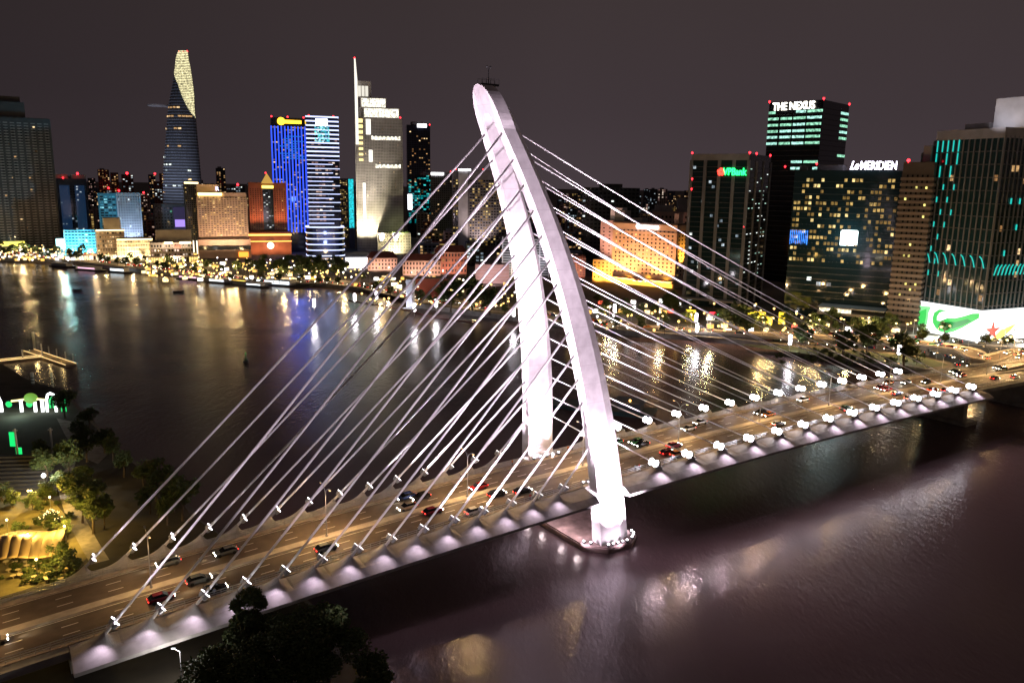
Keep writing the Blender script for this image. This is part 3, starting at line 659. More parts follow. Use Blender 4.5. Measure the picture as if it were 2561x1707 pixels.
# ---- narrow dark slab and the cream hotel
b = Bld("slab_tower", "narrow dark slab tower with a warm lit roof edge left of the cream hotel", 423, 455, None, 420, 850, depth=22)
b.body(W_DARK); facade(b, 'f', -b.W, 0, 12, b.H - 2, 7, 28, .6, .5, .16, [AMBER[0], AMBER[1]], wt=(4, 1), cap=60); m_ = MB(); m_.box(-b.W, 0, -.6, 0, b.H - .8, b.H + .6); m_.build("light_strip", WARMG, b.root)
m_ = MB(); [m_.box(-b.W * q - .6, -b.W * q + .6, -.5, 0, 1, 15) for q in (.35, .6)]; m_.build("light_columns", glow("pale_column_glow", (1, .9, .7), 2), b.root)
b = Bld("hotel_tower", "cream hotel tower with rows of amber windows and a bright yellow lit crown", 452, 565, None, 443, 830, depth=26)
b.body(W_PEACH); b.body(W_PEACH, 0, .42, b.H, b.H + 8, .1, .7, "roof_storey", True); bands(b, W_PEACH, 22, b.H - 4, 21, 1.2, .8, "balcony_rails")
facade(b, 'f', -b.W * .99, -b.W * .01, 22, b.H - 4, 17, 21, .62, .45, .36, AMBER, cap=90, d=.5, wt=(3, 4, 3))
b.body(W_PEACH, -.03, 1.04, 0, 19, -.2, .9, "podium", True); m_ = MB(); m_.box(-b.W * 1.03, b.W * .04, -6.2, -5, 8.5, 12.5); m_.build("podium_windows", GLASSD, b.root)
m_ = MB(); m_.box(-b.W * .98, -b.W * .5, -2, 0, b.H - 3, b.H - .2); m_.build("lit_crown", glow("crown_yellow", (1, .72, .22), 5), b.root)
for q in (.12, .3, .48, .66, .84): flood(b, -b.W * q, -26, 6, 26e3, (1, .70, .46), (-b.W * q, 0, b.H * .55), 100)
for q in (.55, .75, .95): flood(b, -b.W * q, -3, b.H - 2, 4e3, (1, .7, .25), (-b.W * q, 6, b.H + 8), 120)
m_ = MB(); m_.box(-b.W * .22, -b.W * .02, -6.5, -5.2, 1, 6); m_.build("entrance_glow", glow("orange_entrance", (1, .33, .04), 2.2), b.root)
text("R", 4, .2, glow("white_violet_sign", (.75, .7, 1), 3), b.root, (-b.W * .62, .9 * 2.2, b.H + 2), FRONT, .1)
# ---- red-brown tower with pyramid roof
b = Bld("office_tower", "red-brown tower with a lit gold pyramid roof and a dark glass centre bay", 570, 657, None, 420, 880, depth=34)
b.body(W_RED); gb = MB(); gb.loft([[(-b.W * .64, -3, 26), (-b.W * .36, -3, 26), (-b.W * .36, 2, 26), (-b.W * .64, 2, 26)], [(-b.W * .64, -3, b.H - 4), (-b.W * .36, -3, b.H - 4), (-b.W * .36, 2, b.H - 4), (-b.W * .64, 2, b.H - 4)]]); gb.build("glass_bay", GREENW, b.root)
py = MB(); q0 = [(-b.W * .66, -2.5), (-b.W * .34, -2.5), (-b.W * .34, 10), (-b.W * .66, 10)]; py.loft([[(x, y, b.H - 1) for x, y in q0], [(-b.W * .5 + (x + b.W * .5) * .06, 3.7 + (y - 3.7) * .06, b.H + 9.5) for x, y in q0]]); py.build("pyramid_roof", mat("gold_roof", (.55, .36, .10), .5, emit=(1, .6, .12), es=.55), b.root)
m_ = MB(); m_.box(-b.W * .65, -b.W * .35, -3.4, -3, b.H - 6, b.H - 3); m_.build("light_strip", glow("gold_strip", (1, .7, .1), 4), b.root)
facade(b, 'f', -b.W * .98, -b.W * .66, 26, b.H - 6, 5, 22, .4, .45, .06, AMBER, cap=15); facade(b, 'f', -b.W * .34, -b.W * .02, 26, b.H - 6, 5, 22, .4, .45, .08, AMBER, cap=20)
facade(b, 'f', -b.W * .63, -b.W * .37, 28, b.H - 8, 4, 20, .7, .4, .22, COOL, cap=25, off=-3)
b.body(W_RED, -.06, 1.06, 0, 24, -.3, .8, "podium", True); m_ = MB(); m_.box(-b.W * 1.07, b.W * .07, -10.9, -10.2, 20.5, 22); m_.box(-b.W * 1.07, b.W * .07, -10.7, -10.2, 14, 14.6); m_.build("light_strip", glow("orange_strip", (1, .5, .1), 4), b.root)
for q in (.08, .3, .7, .92): flood(b, -b.W * q, -9, 25, 34e3, (1, .42, .18), (-b.W * q, 0, 70), 80)
for q in (.1, .5, .9): flood(b, -b.W * q, -26, 2, 20e3, (1, .5, .2), (-b.W * q, -10, 14), 110)
m_ = MB(); m_.ball((-b.W * .5, -14, 10), 3.6, 0, 12, 8); m_.build("globe_light", glow("globe_glow", (1, .85, .6), 4), b.root); b.beacon(.47, .1, b.H + 9.5, .8)

# ---- blue towers
b = Bld("hotel_tower", "tall tower of vertical blue light lines with an orange disc sign at its top", 622, 699, None, 272, 905, depth=34)
b.body(W_TOWER); BL = glow("blue_line_glow", (.03, .09, 1), 1.5); fins(b, BL, 22, b.H - 9, 10, 1.5, .5, "light_lines")
facade(b, 'f', -b.W, 0, 20, b.H - 9, 10, 44, .55, .42, .26, WARM + [litwin("lilac_window", (.55, .5, 1), .6)], wt=(5, 3, 1, 2), cap=90, d=.3)
fr2 = MB(); [fr2.box(-b.W * x1, -b.W * x0, -.62, -.1, b.H * z0_, b.H * z0_ + 1.0) for x0, x1, z0_ in [(random.uniform(0, .4), random.uniform(.5, .8), .7 + i * .018) for i in range(10)]]; fr2.build("light_ripples", glow("cobalt_ripple", (.02, .2, .9), .8), b.root)
SGO = glow("orange_sign", (1, .5, .02), 6); m_ = MB(); m_.box(-b.W * .66, -b.W * .1, -1.2, -.3, b.H - 6, b.H - 2.6); m_.build("sign_bar", SGO, b.root)
m_ = MB(); m_.loft([[(-b.W * .7 + 4.0 * math.cos(a_), y_, b.H - 4 + 4.0 * math.sin(a_)) for a_ in [2 * math.pi * i / 20 for i in range(20)]] for y_ in (-1.3, -.3)]); m_.build("sign_disc", SGO, b.root)
for x in (.02, .5, .98): b.beacon(x, .02)
lamp('POINT', (-b.W * .4, -14, b.H * .4), 20e3, (.1, .2, 1), b.root, 3)

b = Bld("hotel_tower", "tower wrapped in white-blue horizontal light lines above a wider rounded podium", 702, 776, None, 270, 845, depth=30)
b.body(W_TOWER)
def rr(w, d, z, r=7, dx=0, dy=0):
    pts = []
    for cx_, cy_, a0 in ((-r, r, -90), (-r, d - r, 0), (-w + r, d - r, 90), (-w + r, r, 180)):
        for k in range(5): a_ = R(a0 + 22.5 * k); pts.append((cx_ + r * math.cos(a_) + dx, cy_ + r * math.sin(a_) + dy, z))
    return pts
zp = b.ztop(521, 740); pw = b.W * 1.22
m_ = MB(); m_.loft([rr(pw, 34, 0, 10, b.W * .12, -4), rr(pw, 34, zp, 10, b.W * .12, -4)]); m_.build("podium", W_TOWER, b.root)
LB = glow("ice_blue_line", (.55, .62, 1), 2.2); nL = 26
for i in range(nL):
    z = zp + 4 + (b.H - zp - 4) * i / (nL - 1); m_ = MB(); e_ = 1.1 if z > b.H * .72 else .55
    xr = .3 if (i % 2 or z > b.H * .72) else -b.W * .2
    m_.box(-b.W - .3, xr, -.7, -.1, z - e_ * .6, z + e_ * .6); 
    if xr > 0: m_.box(.05, .5, -.5, b.D, z - e_ * .6, z + e_ * .6)
    m_.build("light_line", LB, b.root)
for i in range(6):
    z = 2 + (zp - 2) * i / 5; m_ = MB(); A = rr(pw + .6, 34.6, z - .5, 10.2, b.W * .12 + .3, -4.3); m_.loft([A, [(x, y, z + .5) for x, y, _ in A]]); m_.build("light_line", LB, b.root)
facade(b, 'f', -b.W * .97, -b.W * .03, zp + 5, b.H * .9, 9, 25, .8, .35, .42, PINKW, cap=70, d=.3, pf=lambda c, r_: 1.6 if .2 < c < .55 else .45, wt=(5, 3, 1))
LED = [litwin("aqua_led_%d" % i, c, s) for i, (c, s) in enumerate((((.05, .6, .9), .7), ((.1, .9, .9), 1.2), ((.4, .9, 1), 1.6)))]
facade(b, 'f', -b.W * .74, -b.W * .28, b.H - 25, b.H - 9, 10, 12, .8, .7, .75, LED, cap=0, d=.9)
m_ = MB(); m_.box(-b.W * .7, -b.W * .33, -1.4, -.4, b.H - 8, b.H - 2); m_.build("sign_panel", glow("white_blue_sign", (.9, .98, 1), 5), b.root)
for zz in (.2, .5, .8): lamp('POINT', (-b.W * .5, -12, zp * zz), 9e3, (1, .7, .4) if zz == .2 else (.4, .5, 1), b.root, 2)
b.beacon(.86, .05); b.beacon(.1, .05)

# ---- cyan strip building and a low tower behind
b = Bld("narrow_building", "narrow building front glowing turquoise between the striped tower and the stepped tower", 799, 812, None, 410, 960, depth=16)
b.body(W_DARK); m_ = MB(); m_.box(-b.W * .92, -.4, -.5, 0, b.H * .3, b.H * .99); m_.build("lit_front", litwin("turquoise_front", (.02, .75, .85), .9), b.root)
b = Bld("apartment_tower", "slim brown apartment tower with amber windows behind the turquoise front", 780, 797, None, 410, 1060, depth=18)
b.body(W_GREY); facade(b, 'f', -b.W, 0, 6, b.H - 2, 5, 32, .6, .45, .4, AMBER, cap=60)

# ---- the stepped bank tower with spire
b = Bld("stepped_tower", "stepped grey tower with a lit white spire and floodlit white setbacks", 815, 923, None, 272, 935, depth=46)
G = wall("pale_granite", (.34, .31, .29)); b.px = 870
b.body(G); nf = 46
fins(b, wall("steel_mullion", (.42, .39, .36)), 4, b.H - 2, 30, .45, .5, "mullions", side=12); bands(b, wall("granite_band", (.24, .22, .21)), 3, b.H - 3, nf, 1.3, .28)
zt = [b.ztop(y, 870) for y in (248, 225, 188)]
FW = litwin("white_floodlit_panel", (1, .95, .78), 1.5); FWd = glow("dim_floodlit_panel", (1, .95, .82), .9)  # floodlight on the setbacks put into these panels as their own glow
b.body(G, .1, .96, b.H, zt[0], .05, .9, "setback", True); b.body(G, .12, .68, zt[0], zt[1], .08, .8, "setback", True); b.body(G, .07, .36, zt[1], zt[2], .1, .6, "setback", True)
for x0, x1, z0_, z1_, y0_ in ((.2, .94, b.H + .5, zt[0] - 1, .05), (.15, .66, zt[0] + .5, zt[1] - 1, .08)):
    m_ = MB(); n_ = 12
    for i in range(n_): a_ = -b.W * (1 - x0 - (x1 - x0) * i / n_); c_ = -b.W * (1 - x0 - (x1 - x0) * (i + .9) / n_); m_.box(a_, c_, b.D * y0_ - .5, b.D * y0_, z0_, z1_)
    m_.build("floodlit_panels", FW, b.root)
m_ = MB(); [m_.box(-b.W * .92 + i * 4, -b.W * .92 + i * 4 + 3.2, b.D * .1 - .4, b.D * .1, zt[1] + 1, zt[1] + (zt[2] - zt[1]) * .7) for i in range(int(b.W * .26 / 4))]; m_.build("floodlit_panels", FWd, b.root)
sz = b.ztop(138, 817); m_ = MB(); m_.loft([[(-b.W * .99, -.6, b.H * .8), (-b.W * .93, -.6, b.H * .8), (-b.W * .93, 4, b.H * .8), (-b.W * .99, 4, b.H * .8)], [(-b.W * .99, -.6, zt[2]), (-b.W * .93, -.6, zt[2]), (-b.W * .93, 3, zt[2]), (-b.W * .99, 3, zt[2])], [(-b.W * .99, -.4, sz), (-b.W * .96, -.4, sz), (-b.W * .96, 1, sz), (-b.W * .99, 1, sz)]])
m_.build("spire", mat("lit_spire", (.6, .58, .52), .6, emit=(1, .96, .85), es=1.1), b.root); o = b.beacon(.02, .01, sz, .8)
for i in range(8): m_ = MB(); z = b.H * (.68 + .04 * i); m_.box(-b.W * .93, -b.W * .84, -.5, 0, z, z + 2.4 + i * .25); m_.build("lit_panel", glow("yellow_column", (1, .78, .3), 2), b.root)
for y0_, y1_, x0, x1 in ((296, 322, .34, .97), (375, 386, .42, .98)):
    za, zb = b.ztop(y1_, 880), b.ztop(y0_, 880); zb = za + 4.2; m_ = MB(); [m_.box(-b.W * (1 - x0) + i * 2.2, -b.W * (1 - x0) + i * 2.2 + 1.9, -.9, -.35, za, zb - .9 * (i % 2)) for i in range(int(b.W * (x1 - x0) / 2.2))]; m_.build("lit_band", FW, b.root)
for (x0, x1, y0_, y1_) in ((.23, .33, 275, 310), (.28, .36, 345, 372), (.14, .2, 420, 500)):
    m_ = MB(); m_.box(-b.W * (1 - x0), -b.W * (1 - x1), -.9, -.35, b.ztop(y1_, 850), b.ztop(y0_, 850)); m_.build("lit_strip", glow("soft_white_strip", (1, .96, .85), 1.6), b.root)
facade(b, 'f', -b.W * .8, -b.W * .02, b.H * .3, b.H * .97, 26, 30, .4, .4, .03, WARM, cap=30, d=.35)
for q in (.1, .3, .5, .7, .9): flood(b, -b.W * q, -22, 4, 330e3, (1, .9, .62), (-b.W * q, 0, b.H * .28), 70)
for q in (.2, .5, .8): flood(b, -b.W * q, -34, 12, 420e3, (1, .88, .78), (-b.W * q, 0, b.H * .8), 50)
b.beacon(.97, .05); 
b = Bld("low_block", "lit pale low block with a planted roof at the foot of the stepped tower", 868, 943, None, 535, 905, depth=30)
b.body(G); fins(b, G, 1, b.H - 1, 22, .5, .5); facade(b, 'f', -b.W, 0, 2, b.H - 2, 12, 6, .6, .5, .12, WARM); flood(b, -b.W * .5, -16, 2, 100e3, (1, .9, .5), (-b.W * .5, 0, b.H * .6), 130)
m_ = MB(); [m_.ball((-random.uniform(0, b.W), random.uniform(.5, 6), b.H + .3), random.uniform(.7, 1.4), 0, 7, 4) for _ in range(40)]; m_.build("roof_planting", mat("lit_leaf_green", (.10, .16, .03), .8), b.root); flood(b, -b.W * .3, -3, b.H + 3, 9e3, (.9, 1, .4), (-b.W * .3, 4, b.H), 150)
# ---- dark blue tower behind
b = Bld("office_tower", "dark blue tower with a white roof sign behind the stepped tower", 934, 988, None, 288, 1190, depth=36)
b.body(W_TOWER); facade(b, 'f', -b.W, 0, 30, b.H - 8, 10, 40, .6, .45, .14, WARM, cap=70); m_ = MB(); m_.box(-b.W * .55, -b.W * .15, -1, 0, b.H - 3, b.H + 1.5); m_.build("sign_panel", WHITE, b.root)
b.beacon(.7); b.beacon(.98); b.roofbox(W_DARK, .2, .8, 5)
facade(b, 'f', -b.W * .95, b.W * .2, 20, b.ztop(402, 960) if setattr(b, "px", 960) is None else 0, 9, 22, .8, .6, .4, [litwin("cyan_led_a", (.0, .55, .6), .5), litwin("cyan_led_b", (.05, .8, .8), .9)], wt=(2, 1), cap=30, off=-.5)
m_ = MB(); m_.loft([[(x - b.W * .98, y, z) for x, y in ((0, -3), (6, -3), (6, -1), (0, -1))] for z in (40, 62)] ); m_.build("screen", glow("white_screen", (1, 1, 1), 4), b.root)
# ---- grey and amber apartment slabs
b = Bld("apartment_block", "grey apartment block with dense floor lines and a white lit roof corner", 990, 1038, None, 396, 1010, depth=24)
b.body(W_GREY); bands(b, W_GREY, 3, b.H - 4, 30, .9, .5); facade(b, 'f', -b.W, 0, 3, b.H - 4, 10, 30, .6, .4, .07, WARM, cap=30); m_ = MB(); m_.box(-b.W, -b.W * .4, -1, 0, b.H - 3.5, b.H - .5); m_.build("light_strip", WHITE, b.root); b.beacon(.95)
b = Bld("apartment_block", "wide grey slab block full of amber windows with a white strip light on its roof", 1040, 1168, None, 392, 905, depth=28)
b.body(W_GREY); b.body(W_WHITE, .1, .27, 0, b.H, -.1, .4, "stair_tower", True); bands(b, W_GREY, 10, b.H - 10, 24, 1.0, .6); facade(b, 'f', -b.W * .7, -b.W * .02, 10, b.H - 10, 14, 24, .62, .45, .42, AMBER, cap=80, d=.4, pf=lambda c, r_: .6 + .8 * (c > .3) * (c < .6)); facade(b, 'f', -b.W, -b.W * .9, 10, b.H - 10, 2, 24, .6, .45, .3, AMBER, cap=20, d=.4)
m_ = MB(); m_.box(-b.W * .9, -b.W * .68, -3.6, -3, b.H - .8, b.H + 1); m_.build("light_strip", WHITE, b.root); b.beacon(.55, .2); b.beacon(.05, .2); flood(b, -b.W * .5, -20, 10, 90e3, (1, .75, .7), (-b.W * .5, 0, b.H * .5), 100)
# ---- mid-ground low buildings near the creek mouth
b = Bld("pillared_block", "white ribbed block with a bright white roof band beside the riverside road", 795, 849, None, 592, 742, depth=18)
b.body(W_WHITE); fins(b, W_WHITE, .5, b.H - 3, 9, .8, .8); m_ = MB(); m_.box(-b.W - .6, .6, -1.3, 0, b.H - 2, b.H + .3); m_.build("light_band", WHITE, b.root)
for q in (.25, .75): flood(b, -b.W * q, -10, 1, 12e3, (1, .85, .85), (-b.W * q, 0, b.H * .5), 120)
def gable(b, m, h, ov=.8, name="tiled_roof"):
    r_ = MB(); r_.loft([[(-b.W - ov, -ov, b.H), (ov, -ov, b.H), (ov, b.D + ov, b.H), (-b.W - ov, b.D + ov, b.H)], [(-b.W + 3, b.D * .45, b.H + h), (-3, b.D * .45, b.H + h), (-3, b.D * .55, b.H + h), (-b.W + 3, b.D * .55, b.H + h)]]); return r_.build(name, m, b.root)
for (l, c, yt, Y, lab_, fl_n, col_n) in ((845, 912, 592, 725, "peach colonial building with a red hipped roof nearest the ribbed white block", 3, 9), (925, 1012, 598, 690, "long rose colonial building with a red hipped roof in the middle of the row", 3, 12), (1000, 1072, 578, 705, "brick red block with small dark windows at the right of the colonial row", 4, 10)):
    b = Bld("colonial_building", lab_, l, c, None, yt, Y, depth=18); b.body(W_PINK if col_n != 10 else W_RED); facade(b, 'f', -b.W, 0, .8, b.H - .8, col_n, fl_n, .45, .55, .16, AMBER, d=.2, cap=20); bands(b, W_PINK, b.H - 1, b.H, 1, .5, .6, "cornice"); gable(b, TILE, 5)
    for q in (.25, .75): flood(b, -b.W * q, -13, 1.5, 15e3, (1, .66, .5), (-b.W * q, 0, b.H * .5), 130)
b = Bld("villa", "small yellow lit villa with a bright gate among the low roofs", 1010, 1042, None, 560, 760, depth=12); b.body(W_CREAM); facade(b, 'f', -b.W, 0, 1, b.H - 1, 6, 3, .5, .6, .5, AMBER, cap=18); flood(b, -b.W * .5, -12, 2, 26e3, (1, .85, .3), (-b.W * .5, 0, b.H * .6), 120); gable(b, TILE, 3)
b = Bld("hoarding_shed", "blank pale panel-walled shed behind the dark red block", 1092, 1170, None, 608, 640, depth=14); b.body(W_PINK); bands(b, W_WHITE, 1, b.H - .5, 5, .12, .12, "panel_joints"); flood(b, -b.W * .5, -22, 6, 22e3, (1, .75, .85), (-b.W * .5, 0, b.H * .5), 130)
b = Bld("scaffolded_block", "unfinished concrete frame building with open white edged floors behind the pylon", 1155, 1262, None, 545, 690, depth=26)
b.body(W_DARK, .01, .99, 0, .985, .03, .97); bands(b, W_WHITE, 2, b.H, 15, .5, .8, "floor_slabs"); fins(b, W_WHITE, 0, b.H, 5, .8, .5, "columns", side=3); flood(b, -b.W * .5, -25, 6, 60e3, (.9, .9, 1), (-b.W * .5, 0, b.H * .6), 120)
# quay monument slab and the dark red block
p_ = atz(943, 708, GZ); t = thing("monument_slab", "tall plain white slab standing at the corner of the quay", "monument", p_, BANK_A); m_ = MB(); m_.box(-2.6, 2.6, -1.2, 1.2, 0, 18.5); m_.build("slab", W_WHITE, t); m_ = MB(); m_.box(-4, 4, -3, 3, 0, .6); m_.build("plinth", DCONC, t); lamp('SPOT', (-5, -14, 1), 16e3, (.85, .85, 1), t, .4, (0, 0, 10), 90)
b = Bld("hoarding_block", "dark red hoarding block right of the white quay slab", 955, 1028, None, 640, 560, depth=8); b.body(wall("dark_red_panel", (.12, .02, .025))); b.roofbox(W_DARK, 0, 1, .4, 0, 1)

# ---- the orange floodlit hotel
b = Bld("hotel_building", "wide orange floodlit hotel with a grid of small windows", 1408, 1556, 1582, 518, 622, a=R(-36))
b.px = 1500; HOT = wall("peach_hotel_render", (.52, .36, .29)); b.body(HOT); b.body(wall("dark_parapet", (.05, .03, .03)), -.005, 1.005, b.H, b.H + 1.1, -.02, 1.02, "parapet", True)
facade(b, 'f', -b.W * .97, -b.W * .03, 9, b.H - 4, 15, 12, .4, .42, .17, AMBER, cap=60, wt=(1, 2, 3)); facade(b, 's', 2, b.D - 2, 9, b.H - 4, 3, 12, .4, .42, .1, AMBER)
bands(b, HOT, b.H - 6, b.H - 4.5, 1, .4, .4, "cornice")
SG = glow("white_sign", (1, .96, 1), 7); m_ = MB(); m_.box(-b.W * .56, -b.W * .28, -1, -.2, b.H - 3.4, b.H - 1.1); m_.loft([[(-b.W * .585 + 1.9 * math.cos(a_), y_, b.H - 2 + 1.9 * math.sin(a_)) for a_ in [2 * math.pi * i / 16 for i in range(16)]] for y_ in (-1.1, -.2)]); m_.build("sign", SG, b.root)
for q in (.04, .14, .24, .34, .44, .54, .64, .74, .84, .95): flood(b, -b.W * q, -12, 3, 30e3, (1, .46, .12), (-b.W * q, 0, 22), 100)
for q in (.15, .4, .65, .9): flood(b, -b.W * q, -34, 3, 36e3, (1, .6, .42), (-b.W * q, 0, 30), 70)
for q in (.12, .4, .7): flood(b, -b.W * q, -3.2, 6, 9e3, (1, .55, .05), (-b.W * q, 0, 11), 140)
flood(b, 9, b.D * .5, 18, 60e3, (1, .5, .06), (0, b.D * .5, 26), 70)
m_ = MB(); m_.box(-b.W * .98, b.W * .02, -7, 0, 4.5, 6.2); m_.box(-b.W * .55, -b.W * .35, -10, -7, 4.5, 5.4); m_.build("entrance_canopy", HOT, b.root)
m_ = MB(); m_.box(-b.W * .95, -b.W * .03, -.6, -.1, .5, 4.2); m_.build("lit_lobby", glow("orange_lobby", (1, .5, .06), 2.6), b.root)
b.roofbox(W_GREY, 0, .16, 10, .1, .6); b.roofbox(W_GREY, .22, .4, 4, .3, .8); b.roofbox(W_PINK, .93, 1.0, 9, .1, .5)
b = Bld("hotel_annexe", "low orange lit annexe left of the orange hotel", 1362, 1412, None, 598, 655, a=R(-20), depth=20); b.body(HOT); facade(b, 'f', -b.W, -1, 3, b.H - 1, 5, 5, .4, .45, .12, AMBER); [flood(b, -b.W * q, -7, 2, 30e3, (1, .5, .06), (-b.W * q, 0, 8), 120) for q in (.2, .7)]
b = Bld("apartment_tower", "plain pink brown tower behind the left end of the orange hotel", 1380, 1440, None, 508, 700, a=R(-28), depth=20); b.body(W_PINK); facade(b, 'f', -b.W * .98, -b.W * .3, 6, b.H - 5, 3, 12, .3, .3, 0, AMBER); b.roofbox(W_WHITE, .3, .75, 11); flood(b, -b.W * .5, -25, 20, 70e3, (1, .55, .4), (-b.W * .5, 0, b.H * .7), 80)
b = Bld("office_block", "dark green glass block behind the plain pink brown tower", 1338, 1470, None, 432, 860, depth=30); b.body(mat("murky_green_cladding", (.03, .045, .045), .35)); bands(b, W_DARK, 4, b.H, 18, .4, .3); b.roofbox(W_DARK, .3, .7, 4); facade(b, 'f', -b.W, 0, 4, b.H, 14, 18, .6, .4, .02, COOL)
b = Bld("apartment_block", "dim brick block behind the pylon left of the orange annexe", 1290, 1345, None, 590, 690, depth=20); b.body(W_RED); bands(b, W_PINK, 2, b.H, 9, .5, .5); facade(b, 'f', -b.W, 0, 2, b.H, 8, 9, .5, .4, .1, AMBER); flood(b, -b.W * .5, -14, 3, 20e3, (1, .55, .4), (-b.W * .5, 0, b.H * .5), 120)
b = Bld("apartment_block", "pale grey roofed block with water tanks behind the orange hotel", 1500, 1590, None, 488, 740, depth=24); b.body(W_PINK); b.roofbox(W_GREY, .05, .5, 6); b.roofbox(W_GREY, .62, .95, 12); facade(b, 'f', -b.W, 0, 4, b.H - 2, 10, 10, .5, .4, .05, AMBER)

# ---- the dark glass towers on the right
b = Bld("office_tower", "dark glass tower with vertical piers, red roof lights and a green sign", 1590, 1722, 1772, 353, 520, a=R(-33))
b.px = 1660; b.body(GREENW); b.body(W_GREY, 0, 1, b.H - 4, b.H, -.012, .98, "parapet", True)
fins(b, wall("grey_pier", (.16, .16, .18)), 2, b.H - 4, 4, 2.0, .7, "piers", side=3); bands(b, W_DARK, 4, b.H - 5, 28, .35, .15, "spandrels")
facade(b, 'f', -b.W * .97, -b.W * .03, 6, b.H - 7, 16, 28, .8, .55, .04, COOL, GREENW, cap=25, d=.2); facade(b, 's', 2, b.D - 2, 20, b.H - 8, 6, 26, .35, .18, .28, [COOL[2], litwin("pale_green_window", (.6, 1, .8), .9)], GREENW, wt=(1, 1), cap=40, d=.2)
VG = glow("green_sign", (.02, 1, .18), 4); zz = b.ztop(402, 1690); text("VPBank", 4.6, .3, VG, b.root, (-b.W * .42, -1.1, zz), FRONT, .12, fit=b.W * .40)
m_ = MB()
for k in range(5): a_ = R(72 * k + 90); m_.loft([[(-b.W * .46 + 1.5 * math.cos(a_) + 1.15 * math.cos(q), y_, zz + 2 + 1.5 * math.sin(a_) + 1.15 * math.sin(q)) for q in [2 * math.pi * i / 10 for i in range(10)]] for y_ in (-1.2, -.8)])
m_.build("sign_emblem", glow("red_emblem", (1, .05, .03), 4), b.root)
for x, y in ((.0, 0), (1, 0), (1, .3), (1, .95)): b.beacon(x, y, r=.7)
for zz_, x, y in ((b.ztop(523, 1720), 1, -.01), (b.ztop(412, 1600), .03, -.01), (b.ztop(436, 1600), .03, -.01)): b.beacon(x, y, zz_, .55)
lb = wall("pale_lobby", (.3, .28, .27)); m_ = MB(); m_.box(-b.W * 1.0, b.W * .05, -9, -1, 5, 6); m_.build("entrance_canopy", lb, b.root)

b = Bld("office_tower", "tallest dark right-hand tower with rows of pale green lit floors and a white sign", 1768, 1892, 1952, 229, 665, a=R(-43))
b.px = 1850; NXG = mat("black_glass", (.008, .010, .012), .1); b.body(NXG); bands(b, W_DARK, 6, b.H - 2, 34, .3, .12, "spandrels")
GL = [litwin("mint_strip_a", (.42, 1, .68), .9), litwin("mint_strip_b", (.5, 1, .85), 1.1)]
def strips(ys, xs, side='f'):
    for y_ in ys:
        z = b.ztop(y_, 1850)
        for x0, x1 in xs:
            m_ = MB()
            if side == 'f': m_.box(-b.W * (1 - x0), -b.W * (1 - x1), -.35, .02, z - 1.0, z + 1.0)
            else: m_.box(-.02, .35, b.D * x0, b.D * x1, z - 1.0, z + 1.0)
            m_.build("lit_floor", random.choice(GL), b.root)
strips((268, 283, 298, 312, 327), ((.0, .2), (.24, .45), (.48, .7), (.73, .99))); strips((371, 386), ((.5, .7), (.73, .99))); strips((253,), ((.52, .7), (.73, 1.0), (0, .13)))
strips((251, 266, 281, 296, 311, 353), ((.7, .99),), 's')
zz = b.ztop(250, 1800); text("THE NEXUS", 6.2, .35, glow("warm_white_sign", (1, .93, .78), 7), b.root, (-b.W * .92, -1.2, zz + 1.0), FRONT, .05, fit=b.W * .78)
for x, y in ((0, 0), (1, 0), (1, 1)): b.beacon(x, y, r=.9)
for y_, x in ((384, .4), (378, .98), (398, .9)): b.beacon(x, -.01, b.ztop(y_, 1850), .8)

b = Bld("hotel_tower", "broad blue-green glass hotel with many amber windows and a white violet roof sign", 1826, 2072, 2085, 392, 468, a=R(-30))
b.px = 1950; b.body(GREENW); bands(b, mat("dark_teal_spandrel", (.015, .03, .035), .3), 6, b.H - 3, 22, .5, .12, "spandrels"); zlow = b.ztop(612, 1950)
facade(b, 'f', -b.W * .99, -b.W * .01, zlow, b.H - 4, 27, 15, .72, .55, .36, AMBER, GREENW, cap=95, d=.2, wt=(6, 3, 2)); facade(b, 'f', -b.W * .99, -b.W * .01, 12, zlow - 3, 20, 7, .9, .8, .03, COOL, GREENW, cap=5, d=.15)
sg_ = glow("white_violet_glow", (.86, .80, 1), 9); zz = b.H + .6
text("Le", 4.8, .35, sg_, b.root, (-b.W * .475, -.6, zz), FRONT, .12, shear=.35, fit=b.W * .085); text("MERIDIEN", 4.8, .35, sg_, b.root, (-b.W * .38, -.6, zz), FRONT, .06, fit=b.W * .33)
m_ = MB(); m_.tube([(-b.W * .48, -.6, zz - .4), (-b.W * .04, -.6, zz - .4)], .12, 5); [m_.tube([(-b.W * q, -.4, b.H - 1), (-b.W * q, -.4, zz + 3)], .08, 4) for q in (.45, .3, .2, .1, .05)]; m_.build("sign_frame", DARKM, b.root)
m_ = MB(); x0, z0_ = -b.W * .42, b.ztop(568, 1985); m_.prism([(0, 0)] * 0 or [(-4.6, 0), (4.4, .2), (4.8, .6), (4.8, 8.6), (4.2, 9.2), (-4.0, 9.2), (-4.8, 8.4), (-4.8, .8)], -.5, 0)
o = m_.build("led_screen", glow("white_aqua_screen", (.85, 1, 1), 5), b.root, loc=(x0, -.2, z0_)); o.rotation_euler = (R(90), 0, 0)
m_ = MB(); [m_.box(-b.W * .995 + i * 1.1, -b.W * .995 + i * 1.1 + .5, -.45, -.1, b.ztop(568, 1830) + .4 * (i % 3), b.ztop(534, 1830)) for i in range(int(b.W * .2 / 1.1))]; m_.build("led_screen", litwin("blue_led_lines", (.04, .25, 1), 1.6), b.root)
lamp('POINT', (x0, -10, z0_ + 4), 9e3, (.7, 1, 1), b.root, 2)
